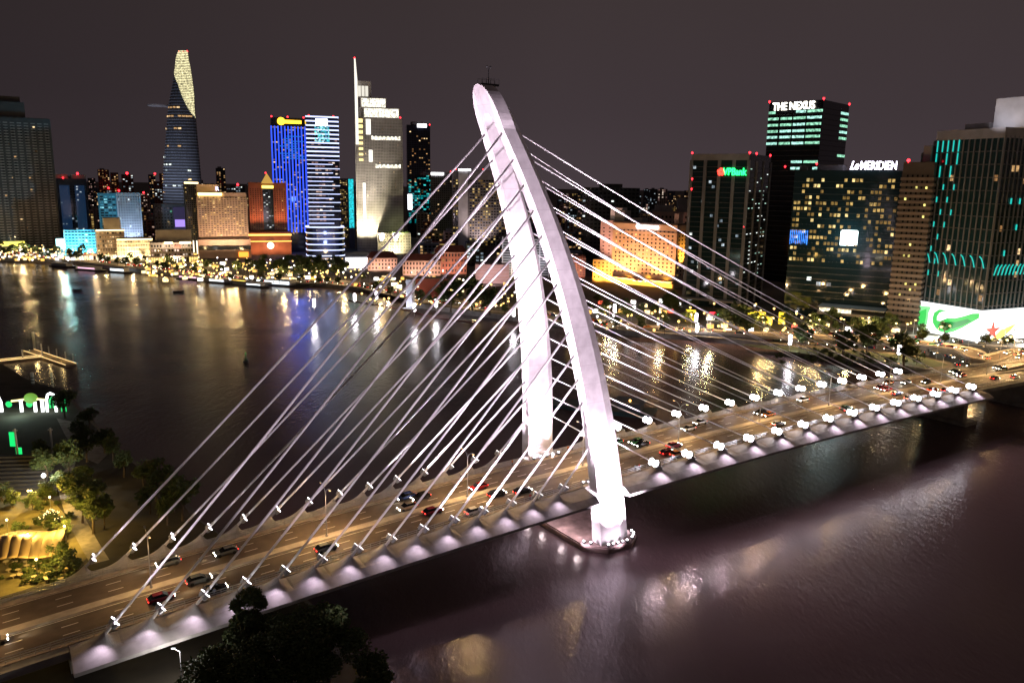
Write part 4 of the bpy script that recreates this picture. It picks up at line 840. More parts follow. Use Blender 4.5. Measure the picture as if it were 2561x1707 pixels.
m_ = MB(); m_.box(-b.W * .62, b.W * .0, -16, 0, 5.5, 7); m_.box(-b.W * .62, 0, -16, 0, 9.5, 10.1); m_.build("podium", lb, b.root); m_ = MB(); m_.box(-b.W * .6, -b.W * .3, -16.3, -15.9, 7.2, 9.4); m_.build("lit_lobby", litwin("cream_lobby", (1, .88, .6), 1.6), b.root)
m_ = MB(); m_.box(-b.W * .2, -b.W * .02, -16.3, -15.9, 1, 4.8); m_.build("shopfront", litwin("cream_shop", (1, .8, .5), 1.0), b.root)
b.roofbox(W_GREY, .03, .11, 3, .1, .5); b.roofbox(W_GREY, .22, .45, 3.2, .1, .5)

b = Bld("apartment_tower", "brown banded tower with a column of yellow windows right of the glass hotel", 2076, 2148, 2164, 372, 448, a=R(-36))
b.px = 2110; BR_ = wall("brown_banding", (.17, .13, .115)); b.body(wall("dark_brown_wall", (.07, .055, .05))); bands(b, BR_, 3, b.H - 6, 27, 1.7, .6, "balcony_bands")
facade(b, 'f', -b.W * .9, -b.W * .1, 3, b.H - 6, 5, 27, .35, .4, .10, [litwin("lemon_window", (1, .9, .25), 1.4), AMBER[0]], wt=(3, 1), cap=40, d=.7); b.roofbox(W_GREY, .55, .8, 9); b.beacon(.15); flood(b, -b.W * .5, -14, 2, 9e3, (1, .55, .35), (-b.W * .5, 0, 18), 110)
b = Bld("apartment_tower", "dark slim tower squeezed between the brown banded tower and the tower with the green billboard", 2120, 2170, None, 350, 560, depth=20); b.body(W_DARK); facade(b, 'f', -b.W, 0, 3, b.H - 2, 6, 30, .5, .4, .08, WARM, cap=30); b.roofbox(W_GREY, .5, .8, 8)

b = Bld("glass_tower", "grey ribbed glass tower with turquoise light streaks above a giant lit billboard", 2158, 2312, 2452, 292, 420, a=R(-66))
b.px = 2230; RT = mat("smoky_glass", (.010, .028, .032), .07); b.body(RT, 0, 1, 0, .985); b.body(W_GREY, -.01, 1.01, b.H * .985 - 3.5, b.H, -.02, 1, "parapet", True)
zb0, zb1 = b.ztop(790, 2230), b.ztop(712, 2230)
GR = wall("grey_rib", (.13, .135, .15)); fins(b, GR, zb1, b.H - 4, 12, .55, .6, "ribs", side=14); bands(b, W_DARK, zb1 + 2, b.H - 5, 13, .5, .35, "floor_lines")
b.roofbox(W_GREY, .35, .72, 3, .05, .6); b.roofbox(W_WHITE, .72, 1.28, 15, .1, .5); flood(b, -b.W * .1, -12, b.H + 1, 9e3, (.8, .75, .8), (-b.W * .05, 6, b.H + 9), 90)
TQ = glow("turquoise_streak", (.02, .80, .68), .8)
for i, (c, r_) in enumerate(((0, 0), (1, 0), (2, 0), (3, 0), (4, 0), (0, 1), (2, 1), (4, 1), (1, 2), (3, 2), (0, 3), (2, 3), (4, 3), (1, 4), (3, 4), (0, 5), (2, 5), (4, 5), (1, 6), (3, 6), (0, 7), (2, 7), (1, 8), (0, 9), (2, 9), (1, 10), (3, 10))):
    x = -b.W + b.W * (c + .04) / 12 + .5; dz = (b.H - 6 - zb1) / 13; z = b.H - 5 - dz * (r_ + 1); m_ = MB(); m_.box(x - .22, x + .22, -.75, -.3, z + .4, z + dz * (.95 if r_ < 3 else .5)); m_.build("light_streak", TQ, b.root)
for r_ in (2, 4, 6, 8, 10):
    for c in (3, 5, 9):
        if random.random() < .6: m_ = MB(); z = b.H - 5 - dz * (r_ + 1); y = b.D * c / 14; m_.box(.3, .75, y - .35, y + .35, z + .4, z + dz * .5); m_.build("light_streak", TQ, b.root)
for i in range(7):  # curved turquoise arms over the entrance void
    x = -b.W * (.97 - .14 * i); z = b.ztop(612, 2230); m_ = MB(); m_.tube([(x, -.9, z + 5), (x + 1.2, -.9, z + 4), (x + 2.2, -.9, z + 2), (x + 3.2, -.9, z - 1)], .32, 5); m_.build("light_arm", TQ, b.root)
for i in range(9): 
    y = 4 + i * 3; z = b.ztop(630, 2230); m_ = MB(); m_.tube([(.9, y + 2.5, z + 5), (.9, y + 1.2, z + 3.5), (.9, y, z - .5)], .32, 5); m_.build("light_arm", TQ, b.root)
facade(b, 'f', -b.W * .98, -b.W * .02, zb1 + 3, b.H * .8, 12, 11, .75, .5, .05, WARM, RT, cap=10, d=.2); facade(b, 's', 1, b.D - 1, zb1 + 3, b.H * .9, 14, 13, .6, .5, .04, WARM, RT, cap=12, d=.2)
# billboard round the podium: green swirl and red star on white
BW = glow("billboard_white", (1, 1, .97), 1.8); m_ = MB(); m_.box(-b.W * 1.02, .6, -2.6, -1.4, zb0, zb1); m_.box(.6, 1.8, -2.6, b.D, zb0, zb1); m_.build("billboard", BW, b.root)
hb = zb1 - zb0
def bpoly(pts, m, y, name, x0=-b.W * 1.02, w_=b.W * 1.03): 
    q = MB(); n = len(pts); v = [(x0 + w_ * u, yy, zb0 + hb * t) for yy in (y, -2.55) for u, t in pts]; q.add(v, [tuple(range(n)), *[(i, i + n, (i + 1) % n + n, (i + 1) % n) for i in range(n)]]); return q.build(name, m, b.root)
GRN = glow("billboard_green", (.05, .72, .12), 1.05); GRL = glow("billboard_light_green", (.28, .95, .35), 1.1); GRD = glow("billboard_dark_green", (.02, .45, .10), .8)
bpoly([(0, .92), (0, .12), (.12, .18), (.22, .22), (.24, .4), (.24, .7), (.27, .88), (.12, .86)], GRL, -2.68, "billboard_art")
bpoly([(0, .6), (0, .3), (.1, .3), (.2, .34), (.21, .6), (.2, .8), (.08, .66)], GRN, -2.72, "billboard_art")
sw = [(.55, .86), (.40, .84), (.33, .72), (.315, .56), (.33, .4), (.38, .27), (.45, .19), (.56, .18), (.66, .26), (.78, .42), (.9, .62), (1.0, .78), (1.0, .92), (.9, .88), (.78, .76), (.66, .66), (.54, .62), (.44, .50), (.385, .50), (.38, .62), (.41, .74), (.46, .80)]
bpoly(sw, GRN, -2.74, "billboard_art"); bpoly([(.42, .42), (.52, .50), (.68, .56), (.84, .70), (.9, .66), (.78, .48), (.64, .34), (.5, .27), (.42, .3)], GRD, -2.78, "billboard_art")
# the star on the side face of the billboard
st = MB(); cy_, cz_ = 7.5, zb0 + hb * .38; sp_ = [(cy_ + (6.2 if k % 2 == 0 else 2.2) * math.sin(R(36 * k)), cz_ + (5.4 if k % 2 == 0 else 2.0) * math.cos(R(36 * k))) for k in range(10)]
st.add([(2.0, y, z) for y, z in sp_] + [(1.75, y, z) for y, z in sp_], [tuple(range(10))] + [(i, i + 10, (i + 1) % 10 + 10, (i + 1) % 10) for i in range(10)]); st.build("billboard_star", glow("billboard_red", (.9, .06, .02), 1.0), b.root)
st = MB(); st.add([(1.95, y, z) for y, z in ((2, zb0 + .6), (12, zb0 + .3), (22, zb0 + hb * .36), (26, zb0 + hb * .55), (14, zb0 + hb * .40), (9, zb0 + hb * .2))], [tuple(range(6))]); st.build("billboard_art", glow("billboard_yellow", (1, .82, .15), 1.6), b.root)
for i in range(15): m_ = MB(); x = -b.W * 1.0 + i * b.W / 15; m_.box(x, x + 1.1, -2.2, -1.5, zb0 - 4.6, zb0 - .3); m_.build("light_column", glow("cyan_column", (.02, .75, .9), 2.2), b.root)
for i in range(11): m_ = MB(); y = 1 + i * 2.6; m_.box(.9, 1.6, y, y + 1.0, zb0 - 4.6, zb0 - .3); m_.build("light_column", glow("cyan_column", (.02, .75, .9), 2.2), b.root)
m_ = MB(); m_.box(-b.W * 1.04, 3, -6, -1, zb0 - 6, zb0 - 5.2); m_.box(.5, 3.4, -6, b.D, zb0 - 6.01, zb0 - 5.21); m_.build("entrance_canopy", wall("lit_canopy", (.45, .40, .35)), b.root)
m_ = MB(); m_.box(-b.W * .9, -2, -1.6, -.4, .4, zb0 - 6.4); m_.build("lit_shops", litwin("shop_glow", (1, .75, .35), 1.5), b.root)
lamp('POINT', (-b.W * .4, -16, zb0 + 4), 22e3, (.9, 1, .85), b.root, 3); lamp('POINT', (16, b.D * .3, zb0 + 4), 20e3, (1, .97, .85), b.root, 3)

# ---- filler blocks behind and far skyline
rf = random.Random(3)
FILL = [W_GREY, W_PINK, W_BEIGE, W_DARK, W_RED, W_BLUE]
def filler(l, r, yt, Y, group, label, name="distant_building", lit=.25, fl_h=3.4):
    b = Bld(name, label, l, r, None, yt, Y, depth=rf.uniform(16, 30), group=group)
    if b.H < 5: b.H = 6
    b.body(rf.choice(FILL)); rows = max(2, int(b.H / fl_h)); cols = max(2, int(b.W / 4))
    facade(b, 'f', -b.W, 0, .5, b.H - .8, cols, rows, .6, .5, lit, rf.choice([WARM, WARM, AMBER, PINKW, COOL]), cap=0, d=.15, rng=rf)
    if rf.random() < .5: b.roofbox(W_GREY, .2, .6, 3)
    return b
x = 118
while x < 640:   # far skyline left of the towers
    w_ = rf.uniform(12, 34); yt = rf.uniform(386, 452)
    bb = filler(x, x + w_, yt, rf.uniform(1500, 2300), "far skyline blocks left of the blue towers", "distant tower block with scattered warm windows low on the left skyline", lit=.30)
    if rf.random() < .5: bb.beacon(rf.random(), 0, None, 2.2)
    x += w_ * rf.uniform(.5, 1.0)
x = 1280
while x < 1600:
    w_ = rf.uniform(10, 26); filler(x, x + w_, rf.uniform(418, 450) if x > 1470 else rf.uniform(440, 460), rf.uniform(1900, 2800), "far skyline blocks right of the pylon", "hazy distant block with few lights on the horizon right of the pylon", lit=.2); x += w_ * rf.uniform(.6, 1.3)
for (x0, x1, ya, yb, Ya, Yb, n, g, lab_) in ((120, 470, 470, 545, 960, 1300, 24, "blocks behind the left riverfront", "mid-rise block with scattered windows behind the left riverfront"),
        (560, 830, 430, 560, 960, 1250, 16, "blocks behind the blue towers", "mid-rise block partly hidden behind the blue towers"),
        (935, 1300, 470, 590, 760, 1300, 48, "low blocks behind the stays", "low city block behind the colonial row and the stays"),
        (1250, 1600, 462, 600, 740, 1600, 50, "low blocks around the orange hotel", "low city block among the roofs behind the orange hotel"),
        (1590, 2200, 470, 560, 760, 1400, 14, "blocks behind the glass towers", "low city block glimpsed behind the right-hand glass towers")):
    for i in range(n):
        l = rf.uniform(x0, x1); Y = rf.uniform(Ya, Yb); yt = ya + (yb - ya) * (1 - (Y - Ya) / (Yb - Ya)) * rf.uniform(.7, 1.1); filler(l, l + rf.uniform(18, 50) * 800 / Y, yt, Y, g, lab_, "low_rise", rf.uniform(.15, .5))

# ================================================================== trees
LEAF = [mat("leaf_dark_green", (.045, .075, .022), .7), mat("leaf_mid_green", (.075, .11, .03), .7), mat("leaf_olive", (.10, .105, .035), .7)]
BARK = mat("bark", (.10, .075, .055), .9, noise=.3, nscale=2)
def tree_meshes(h, r, n, leaf, seed, slim=1.0, trunk=.38):
    g = random.Random(seed); tk = MB(); hb = h * trunk
    tk.tube([(0, 0, -.3), (0, 0, .4), (.1 * r, 0, hb), (.05 * r, .08 * r, h * .7)], [.045 * h, .03 * h, .022 * h, .008 * h], 7)
    blobs = []
    for i in range(max(9, int(16 * slim))):
        a = g.uniform(0, 6.28); q = g.random() ** .5; zz = g.uniform(-.9, 1); rr = r * q * math.sqrt(max(.05, 1 - zz * zz * .8)) * .85
        c = (rr * math.cos(a), rr * math.sin(a), h * (trunk + 1) / 2 + (h * (1 - trunk) / 2) * zz * .82); blobs.append((c, r * g.uniform(.26, .46)))
        if i % 2 == 0: tk.tube([(.06 * r, 0, hb * g.uniform(.7, 1.2)), (c[0] * .5, c[1] * .5, (hb + c[2]) / 2), c], [.014 * h, .009 * h, .003 * h], 5)
    cr = MB()
    for k in range(n):
        c, br_ = g.choice(blobs); d = Vector((g.gauss(0, 1), g.gauss(0, 1), g.gauss(0, .8))).normalized() * br_ * (g.random() ** .35) * g.uniform(.8, 1.15)
        p = Vector(c) + d; u = Vector((g.gauss(0, 1), g.gauss(0, 1), g.gauss(0, .6))).normalized(); v = u.orthogonal().normalized(); w_ = leaf * g.uniform(.6, 1.4)
        cr.add([p - u * w_, p + v * w_ * .45, p + u * w_, p - v * w_ * .45], [(0, 1, 2, 3)], g.choices((0, 1, 2), (5, 4, 2))[0])
    return tk.mesh("trunk", BARK), cr.mesh("crown", LEAF)
def tree(ms, loc, label, group=None, rz=None, sc_=1.0, name="tree", cat="tree"):
    t = thing(name, label, cat, loc, random.uniform(0, 6.28) if rz is None else rz, group); t.scale = (sc_, sc_, sc_ * random.uniform(.9, 1.12))
    link("trunk", ms[0], t); link("crown", ms[1], t); return t
rt_ = random.Random(11)
for (x, y, Y, r, n, sd, lab_) in ((565, 1356, 118, 3.6, 9000, 1, "tall slim dark tree overlapping the edge of the bridge deck at the bottom"), (655, 1425, 111, 5.2, 9000, 2, "rounded dark tree between the slim tree and the broadest tree at the bottom"),
        (742, 1384, 112, 6.3, 15000, 3, "broadest dense dark tree at the bottom beside the water"), (855, 1512, 112, 3.4, 5000, 4, "low dark tree at the water's edge right of the broadest tree"), (480, 1498, 111, 4.2, 6000, 5, "low dark tree left of the slim tree at the bottom edge"),
        (570, 1490, 109, 4.2, 6000, 6, "low dark tree in front of the slim tree at the bottom edge")):
    T = aty(x, y, Y); tree(tree_meshes(T.z - NZ, r, n, .30, sd, 1.3, .25), (T.x, T.y, NZ), lab_, rz=0)
PT = [tree_meshes(7.5, 3.0, 1500, .34, 21), tree_meshes(9.5, 3.6, 1800, .38, 22), tree_meshes(6, 2.6, 1200, .32, 23)]
lb_px = [(185, 1020), (150, 960), (205, 985), (240, 1040), (200, 1060), (260, 1060), (285, 1095), (160, 1100), (195, 1130), (175, 1165), (210, 1180), (225, 1150), (330, 1120), (360, 1150), (400, 1175), (385, 1205), (420, 1195), (345, 1180), (190, 1200), (215, 1225), (140, 1130), (240, 1215), (110, 1110), (130, 1080), (100, 1060)]
for i, (x, y) in enumerate(lb_px): tree(PT[i % 3], atz(x, y, NZ), "dark leafy tree in the dim grove between the lit park and the river", "trees of the dim riverside grove", sc_=rt_.uniform(.8, 1.25))
park_px = [(30, 1165, "lit yellow-green tree beside the canopy at the left edge of the park"), (75, 1170, "lit yellow-green tree behind the park canopy"), (118, 1215, "dark round tree hung with fairy lights in the park"), (148, 1235, "lit tree at the right corner of the park by the brown path"), (140, 1300, "bright yellow-green tree nearest the bridge in the park"), (160, 1315, "small lit tree between the bright yellow tree and the bridge"), (110, 1150, "lit tree next to the park lamp at the back of the lawn"), (6, 1150, "half-lit tree at the far left back of the park")]
PK = tree_meshes(4.2, 2.2, 1500, .26, 31, 1, .2)
for x, y, lab_ in park_px: tree(PK, atz(x, y, NZ), lab_, sc_=rt_.uniform(.9, 1.25))
# fairy lights on the round tree
FT = MB(); c0 = atz(118, 1215, NZ)
for k in range(40): a_ = rt_.uniform(0, 6.28); q = rt_.uniform(.2, 2.6); FT.ball((q * math.cos(a_), q * math.sin(a_), 4.9 - q * .75 + rt_.uniform(-.2, .3)), .09, 0, 5, 3)
o = FT.build("fairy_lights", WARMG, None, loc=(c0.x, c0.y, NZ)); tag(o, "net of warm fairy lights draped over the dark round park tree", "fairy lights")

# ================================================================== near bank: park, path, canopy, gate, pier
LAWN = mat("lit_sandy_lawn", (.20, .17, .08), .95, noise=.45, nscale=.25)
pp = [atz(x, y, NZ) for x, y in ((-160, 1180), (0, 1140), (110, 1135), (165, 1200), (205, 1275), (170, 1310), (60, 1352), (-160, 1420))]
pm = MB(); pm.add([(p.x, p.y, NZ + .012) for p in pp], [tuple(range(len(pp)))[::-1]]); struct("park_lawn", pm, LAWN)
pa = smooth_line([atz(x, y, NZ) for x, y in ((230, 1290), (195, 1230), (165, 1165), (150, 1100), (165, 1040), (185, 1000))]); pm = MB(); pm.strip(*ribbon(pa, -1.8, 1.8, NZ, .02)); struct("park_path", pm, PAVE)
sq = [atz(x, y, NZ) for x, y in ((130, 960), (175, 970), (250, 1040), (225, 1065), (190, 1050), (150, 1000))]; pm = MB(); pm.add([(p.x, p.y, NZ + .012) for p in sq], [tuple(range(len(sq)))[::-1]]); struct("riverside_square", pm, PAVE)
cn = thing("tensile_canopy", "large tan tensile canopy roof over the left edge of the park", "canopy", atz(10, 1290, NZ), .4)
cm = MB(); N_ = 12; rows = [[(-11 + 22 * i / N_, -7 + 14 * j / N_, 3.2 + 2.4 * math.exp(-(((i - 6) / 3.2) ** 2 + ((j - 6) / 3.2) ** 2)) + .5 * math.cos(i * .9) * (abs(j - 6) / 6)) for j in range(N_ + 1)] for i in range(N_ + 1)]
for i in range(N_): cm.strip(rows[i], rows[i + 1])
o = cm.build("fabric", mat("tan_canopy_fabric", (.42, .30, .18), .8), cn, True); so = o.modifiers.new("thickness", "SOLIDIFY"); so.thickness = .06
for x in (-10.8, 0, 10.8):
    for y in (-6.8, 6.8): pm = MB(); pm.tube([(x, y, 0), (x, y, 3.4)], .1, 6); pm.build("post", STEEL, cn)
for x, y, lab_ in ((105, 1140, "park lamp with a bright white floodlight head at the back of the park"), (72, 1165, "twin-globe park lamp behind the canopy"), (152, 1250, "short park lamp by the right corner of the lawn"), (88, 1330, "park lamp standing among the planters near the bridge"), (68, 1270, "park lamp beside the canopy edge"), (20, 1235, "park lamp at the back edge of the canopy"), (118, 1180, "park lamp near the brown path")):
    big = "floodlight" in lab_; t = thing("park_lamp", lab_, "park lamp", atz(x, y, NZ)); m_ = MB(); hh = 5.5 if big else 4.2; m_.tube([(0, 0, 0), (0, 0, hh)], .07, 6); m_.build("pole", STEEL, t)
    for dx in ((-.35, .35) if "twin" in lab_ else (0,)): m_ = MB(); m_.ball((dx, 0, hh + .15), .55 if big else .26, 0, 8, 5); m_.build("globe", glow("park_lamp_white", (1, .98, .9), 8) if big else glow("park_lamp_yellow", (1, .75, .3), 8), t)
    lamp('POINT', (0, 0, hh + .9), 6000 if big else 5200, (1, .95, .85) if big else (1, .62, .12), t, .4)
SH = [tree_meshes(1.1, 1.0, 260, .2, 41, .7, .05), tree_meshes(1.6, 1.1, 300, .22, 42, .7, .05)]
for i in range(46):
    x = rt_.uniform(0, 175); y = rt_.uniform(1292, 1345) - abs(x - 90) * .12; t = tree(SH[i % 2], atz(x, y, NZ), "low planted bush in the yellow lit park by the bridge", "bushes in the lit park", sc_=rt_.uniform(.6, 1.2), name="bush", cat="bush")
for i in range(22):
    t = tree(SH[i % 2], atz(rt_.uniform(0, 165), rt_.uniform(1145, 1225), NZ), "low planted bush on the lawn behind the park canopy", "bushes behind the canopy", sc_=rt_.uniform(.6, 1.2), name="bush", cat="bush")
TB = MB(); TB.tube([(0, 0, 0), (0, 0, .72)], .06, 6); TB.loft([[(.55 * math.cos(a_), .55 * math.sin(a_), z) for a_ in [2 * math.pi * i / 12 for i in range(12)]] for z in (.72, .76)]); TBM = TB.mesh("tabletop", wall("table_cream", (.5, .42, .3)))
for i in range(26): 
    t = tag(link("cafe_table", TBM, None, atz(rt_.uniform(10, 170), rt_.uniform(1285, 1340), NZ + .012)), "small round table on the lit park lawn by the bridge", "table", "tables on the lit lawn")
# neon gate by the river
NW = glow("white_neon", (.92, 1, .96), 5); NG = glow("green_neon", (.01, .75, .16), 1.3); NY = glow("yellow_neon", (1, .85, .3), 3)
gb_ = atz(60, 945, NZ); gt = thing("neon_gate", "white and green neon arched gate with a leaf dome by the river on the left", "gate", gb_, R(4))
for dx, w_, h_ in ((-9.5, 3.0, 5.6), (8.6, 3.0, 6.6)):
    m_ = MB(); m_.tube([(dx - w_ / 2, 0, 0), (dx - w_ / 2, 0, h_ * .6), (dx - w_ * .3, 0, h_ * .92), (dx, 0, h_), (dx + w_ * .3, 0, h_ * .92), (dx + w_ / 2, 0, h_ * .6), (dx + w_ / 2, 0, 0)], .42, 6); m_.build("arch", NW, gt)
    m_ = MB(); m_.tube([(dx - w_ * .2, .4, 1.2), (dx - w_ * .2, .4, h_ * .6), (dx, .4, h_ * .75), (dx + w_ * .2, .4, h_ * .6), (dx + w_ * .2, .4, 1.2)], .3, 6); m_.build("inner_arch", NG, gt)
for dx in (-1.4, 3.2, 5.6): m_ = MB(); m_.tube([(dx, 0, 0), (dx, 0, 4.2)], .5, 6); m_.build("pillar", NW, gt)
m_ = MB(); m_.tube([(-4.5, 0, 3.8), (-2, 0, 4.1), (.5, 0, 4.5), (3, 0, 4.6), (7, 0, 4.2)], .35, 6); m_.build("lintel", NY, gt)
m_ = MB(); m_.ball((2.0, 0, 4.8), 2.3, 0, 12, 7, (1, .6, .8)); m_.build("dome", mat("green_lattice_dome", (.05, .12, .03), .7, emit=(.35, .75, .1), es=.5), gt)
for dx in (-5.6, 1.2): m_ = MB(); m_.ball((dx, .2, 2.6), 1.1, 0, 10, 6, (1, .4, 1)); m_.build("emblem", NG, gt)
m_ = MB(); m_.tube([(11.9, 0, 0), (11.9, 0, 4.2), (12.5, 0, 5.6), (13.2, 0, 4.2), (13.4, 0, 0)], .14, 5); m_.build("side_loop", NG, gt)
lamp('POINT', (0, -6, 3), 1800, (.7, 1, .8), gt, 1.5)
for x, y, hh, lab_ in ((33, 1020, 7, "tall green neon sign panel on the dark stands left of the grove"), (48, 1045, 4.5, "short green neon sign panel right of the tall one"), (40, 1065, 1.6, "tiny green neon sign panel below the other two")):
    t = thing("neon_sign", lab_, "neon sign", atz(x, y + 22, NZ)); m_ = MB(); m_.box(-.1, .1, -.1, .1, 0, 3 + hh * .3); m_.build("post", DARKM, t); m_ = MB(); m_.box(-.8, .8, -.3, -.1, 2.4, 2.4 + hh * .62); m_.build("panel", NG, t)
# dark stands
st_ = thing("grandstand", "dark slatted grandstand on the near bank at the left edge", "grandstand", atz(40, 1125, NZ), R(8)); m_ = MB(); [m_.box(-26, 6, k * 1.6, k * 1.6 + 1.6, 0, .5 + k * .55) for k in range(9)]; m_.build("tiers", W_DARK, st_)
for x in (-14, -6, 3): m_ = MB(); m_.tube([(x, 15, 0), (x, 15, 12)], .28, 6); m_.tube([(x - .6, 15, 11.5), (x + .6, 15, 11.5)], .18, 5); m_.build("mast", STEEL, st_)
# pier
pr_ = thing("floating_pier", "lit floating pier with warm edge lights and guide piles off the near bank", "pier", (0, 0, 0))
PD = mat("pier_boards", (.40, .30, .20), .8, noise=.25, nscale=1)
a0, a1, c0, c1 = [atz(*q, WZ + .9) for q in ((-40, 832), (113, 816), (66, 804), (163, 837))]
def plank(a, b, w_, nm):
    t = (b - a).normalized(); n = Vector((-t.y, t.x, 0)); m_ = MB(); m_.prism([tuple((a - n * w_).xy), tuple((b - n * w_).xy), tuple((b + n * w_).xy), tuple((a + n * w_).xy)], WZ - .4, WZ + .9); m_.build(nm, PD, pr_)
    e_ = MB(); [e_.tube([(*(a + n * w_ * k)  .xy, WZ + 1.15), (*(b + n * w_ * k).xy, WZ + 1.15)], .10, 5) for k in (-.94, .94)]; e_.build("edge_light", glow("pier_edge_glow", (1, .68, .28), 2.2), pr_)
plank(a0, a1 - (a1 - a0).normalized() * 2.6, 2.0, "gangway"); plank(c0, c1, 2.4, "pontoon")
for p in (c0, c0.lerp(c1, .18), c0.lerp(c1, .36), c0.lerp(c1, .55), c0.lerp(c1, .75), c0.lerp(c1, .92), a0.lerp(a1, .5), a0.lerp(a1, .8)):
    m_ = MB(); big = p in (c0,); m_.tube([(p.x + 1, p.y + 3, WZ - 1), (p.x + 1, p.y + 3, WZ + (9 if big else 4.5))], .55 if big else .3, 8); m_.build("guide_pile", W_GREY, pr_)
for q in (.2, .5, .8): p = a0.lerp(a1, q); lamp('POINT', (p.x, p.y, WZ + 4), 500, (1, .68, .28), pr_, .3); p = c0.lerp(c1, q); lamp('POINT', (p.x, p.y, WZ + 4), 300, (1, .68, .28), pr_, .3)
for x, y, lab_ in ((77, 893, "white banded mooring dolphin behind the neon gate"), (122, 893, "slim red and white mooring dolphin right of the gate")): t = thing("mooring_pile", lab_, "mooring pile", atz(x, y, WZ)); m_ = MB(); m_.tube([(0, 0, -1), (0, 0, 6.5)], .6 if x < 100 else .35, 8); m_.build("pile", W_WHITE, t); m_ = MB(); [m_.tube([(0, 0, z), (0, 0, z + .4)], .65 if x < 100 else .4, 8) for z in (2, 3.2, 4.4)]; m_.build("bands", DARKM, t)

# ================================================================== far bank life: lamps, trees, cars, kiosks, boats
def along(line, step, off, start=0.0):
    out = []; acc = -start
    for p, q in zip(line[:-1], line[1:]):
        L = (q - p).length; t = (q - p) / L if L else None
        if not L: continue
        n = Vector((-t.y, t.x, 0))
        while acc <= L: c = p + t * acc + n * off; out.append((c, math.atan2(t.y, t.x))); acc += step
        acc -= L
    return out
def visible(p):
    d = p - CAMP; z = d.dot(_fw); 
    if z < 1: return False
    x = (CX + FPX * d.dot(_rt) / z) / K; y = (CY - FPX * d.dot(_up) / z) / K
    return -20 < x < 2372 and -20 < y < 1590
RL = thing("street_lamp", "x", "street lamp"); m_ = MB(); m_.tube([(0, 0, 0), (0, 0, 8.4)], [.12, .07], 6); m_.tube([(0, 0, 8.3), (0, .8, 8.9), (0, 1.8, 9)], .05, 5); m_.build("pole", STEEL, RL); m_ = MB(); m_.ball((0, 1.9, 8.9), .62, 0, 8, 5, (1, 1, .6)); m_.build("lamp_head", glow("street_lamp_glow", (1, .68, .24), 3.2), RL)
first = True; k = 0
for off, st_ in ((-7.2, 0), (11.5, 13)):
    for p, h in along(rroad, 26, off, st_):
        if not visible(Vector((p.x, p.y, 6))): continue
        o = RL if first else copy_tree(RL); first = False; o.location = (p.x, p.y, GZ + .14); o.rotation_euler = (0, 0, h + (0 if off < 0 else math.pi))
        tag(o, "warm street lamp on the river side of the riverside road" if off < 0 else "warm street lamp on the building side of the riverside road", "street lamp", "river side street lamps" if off < 0 else "building side street lamps")
        k += 1
        if k % 2 == 0: lamp('POINT', (0, 2.2, 8.2), 6500 if p.x > -60 else 8500, (1, .66, .30), o, .5)
# tall white glowing lantern columns
for i, (x, y, lab_) in enumerate(((722, 716, "left end of the quay near the floating restaurant"), (815, 702, "quay below the ribbed white block"), (865, 697, "roadside below the peach colonial building"), (952, 726, "quay just left of the white slab"), (1002, 716, "roadside left of the white slab"), (1180, 738, "dark trees between the stays left of the pylon"), (1239, 770, "quay edge just left of the far pylon leg"), (1411, 728, "road below the orange hotel"), (1598, 750, "road in front of the dark piered glass tower"), (1600, 775, "water's edge in front of the dark piered glass tower"), (1813, 805, "creek edge in front of the glass hotel"), (2063, 828, "inside of the ramp curve"))):
    t = thing("lantern_column", "tall glowing white lantern column at the " + lab_, "lantern", atz(x, y, GZ)); m_ = MB(); m_.tube([(0, 0, 0), (0, 0, 3)], .16, 6); m_.build("post", STEEL, t); m_ = MB(); m_.tube([(0, 0, 3), (0, 0, 3.4), (0, 0, 7.6), (0, 0, 8)], [.5, .85, .85, .5], 8); m_.build("lantern", glow("white_lantern_glow", (1, .93, 1), 12), t)
    lamp('POINT', (0, -1.5, 6), 2600, (1, .93, 1), t, .6)
FTREE = [tree_meshes(8, 3.6, 420, .75, 51), tree_meshes(10, 4.2, 480, .85, 52), tree_meshes(6.5, 3.2, 360, .7, 53)]
def ftree(p, lab_, grp, s_=1.0): tree(FTREE[rt_.randrange(3)], (p.x, p.y, GZ), lab_, grp, sc_=rt_.uniform(.75, 1.2) * s_)
for off, st_, lab_, grp in ((-10.5, 9, "leafy tree on the strip between the riverside road and the quay", "trees along the quay"), (16.5, 17, "leafy tree on the building side of the riverside road", "trees lining the building side")):
    for p, h in along(rroad, 15, off, st_):
        if visible(Vector((p.x, p.y, 6))) and rt_.random() < .72: ftree(p + Vector((rt_.uniform(-3, 3), rt_.uniform(-1, 1), 0)), lab_, grp, .85 if off < 0 else 1.0)
for i in range(46): # the planted square in front of the towers
    p = atz(rt_.uniform(560, 800), rt_.uniform(600, 636), GZ); ftree(p, "leafy tree in the planted square below the blue towers", "trees in the square below the blue towers", 1.0)
for (x, y, s_, lab_) in ((1035, 715, 2.1, "big dark tree at the quay left of the far pylon leg"), (1085, 712, 1.9, "big dark tree right of the quay's biggest tree"), (1125, 722, 1.5, "dark tree nearest the far pylon leg on the quay"), (1690, 775, 1.7, "large dark tree at the creek edge before the piered glass tower"), (1715, 778, 1.4, "dark tree beside the large creek edge tree"), (1840, 800, 1.2, "dark palm-like tree at the creek edge before the glass hotel"), (1990, 815, 1.5, "dark tree on the inner side of the ramp"), (2075, 845, 1.6, "dark tree at the foot of the bridge ramp"), (1935, 822, 1.3, "small dark tree left of the ramp curve")):
    tree(FTREE[1], atz(x, y, GZ), lab_, sc_=s_)
for i in range(26): p = atz(rt_.uniform(1300, 1620), rt_.uniform(690, 726), GZ); ftree(p, "leafy tree in the garden below the orange hotel", "trees below the orange hotel", .9)
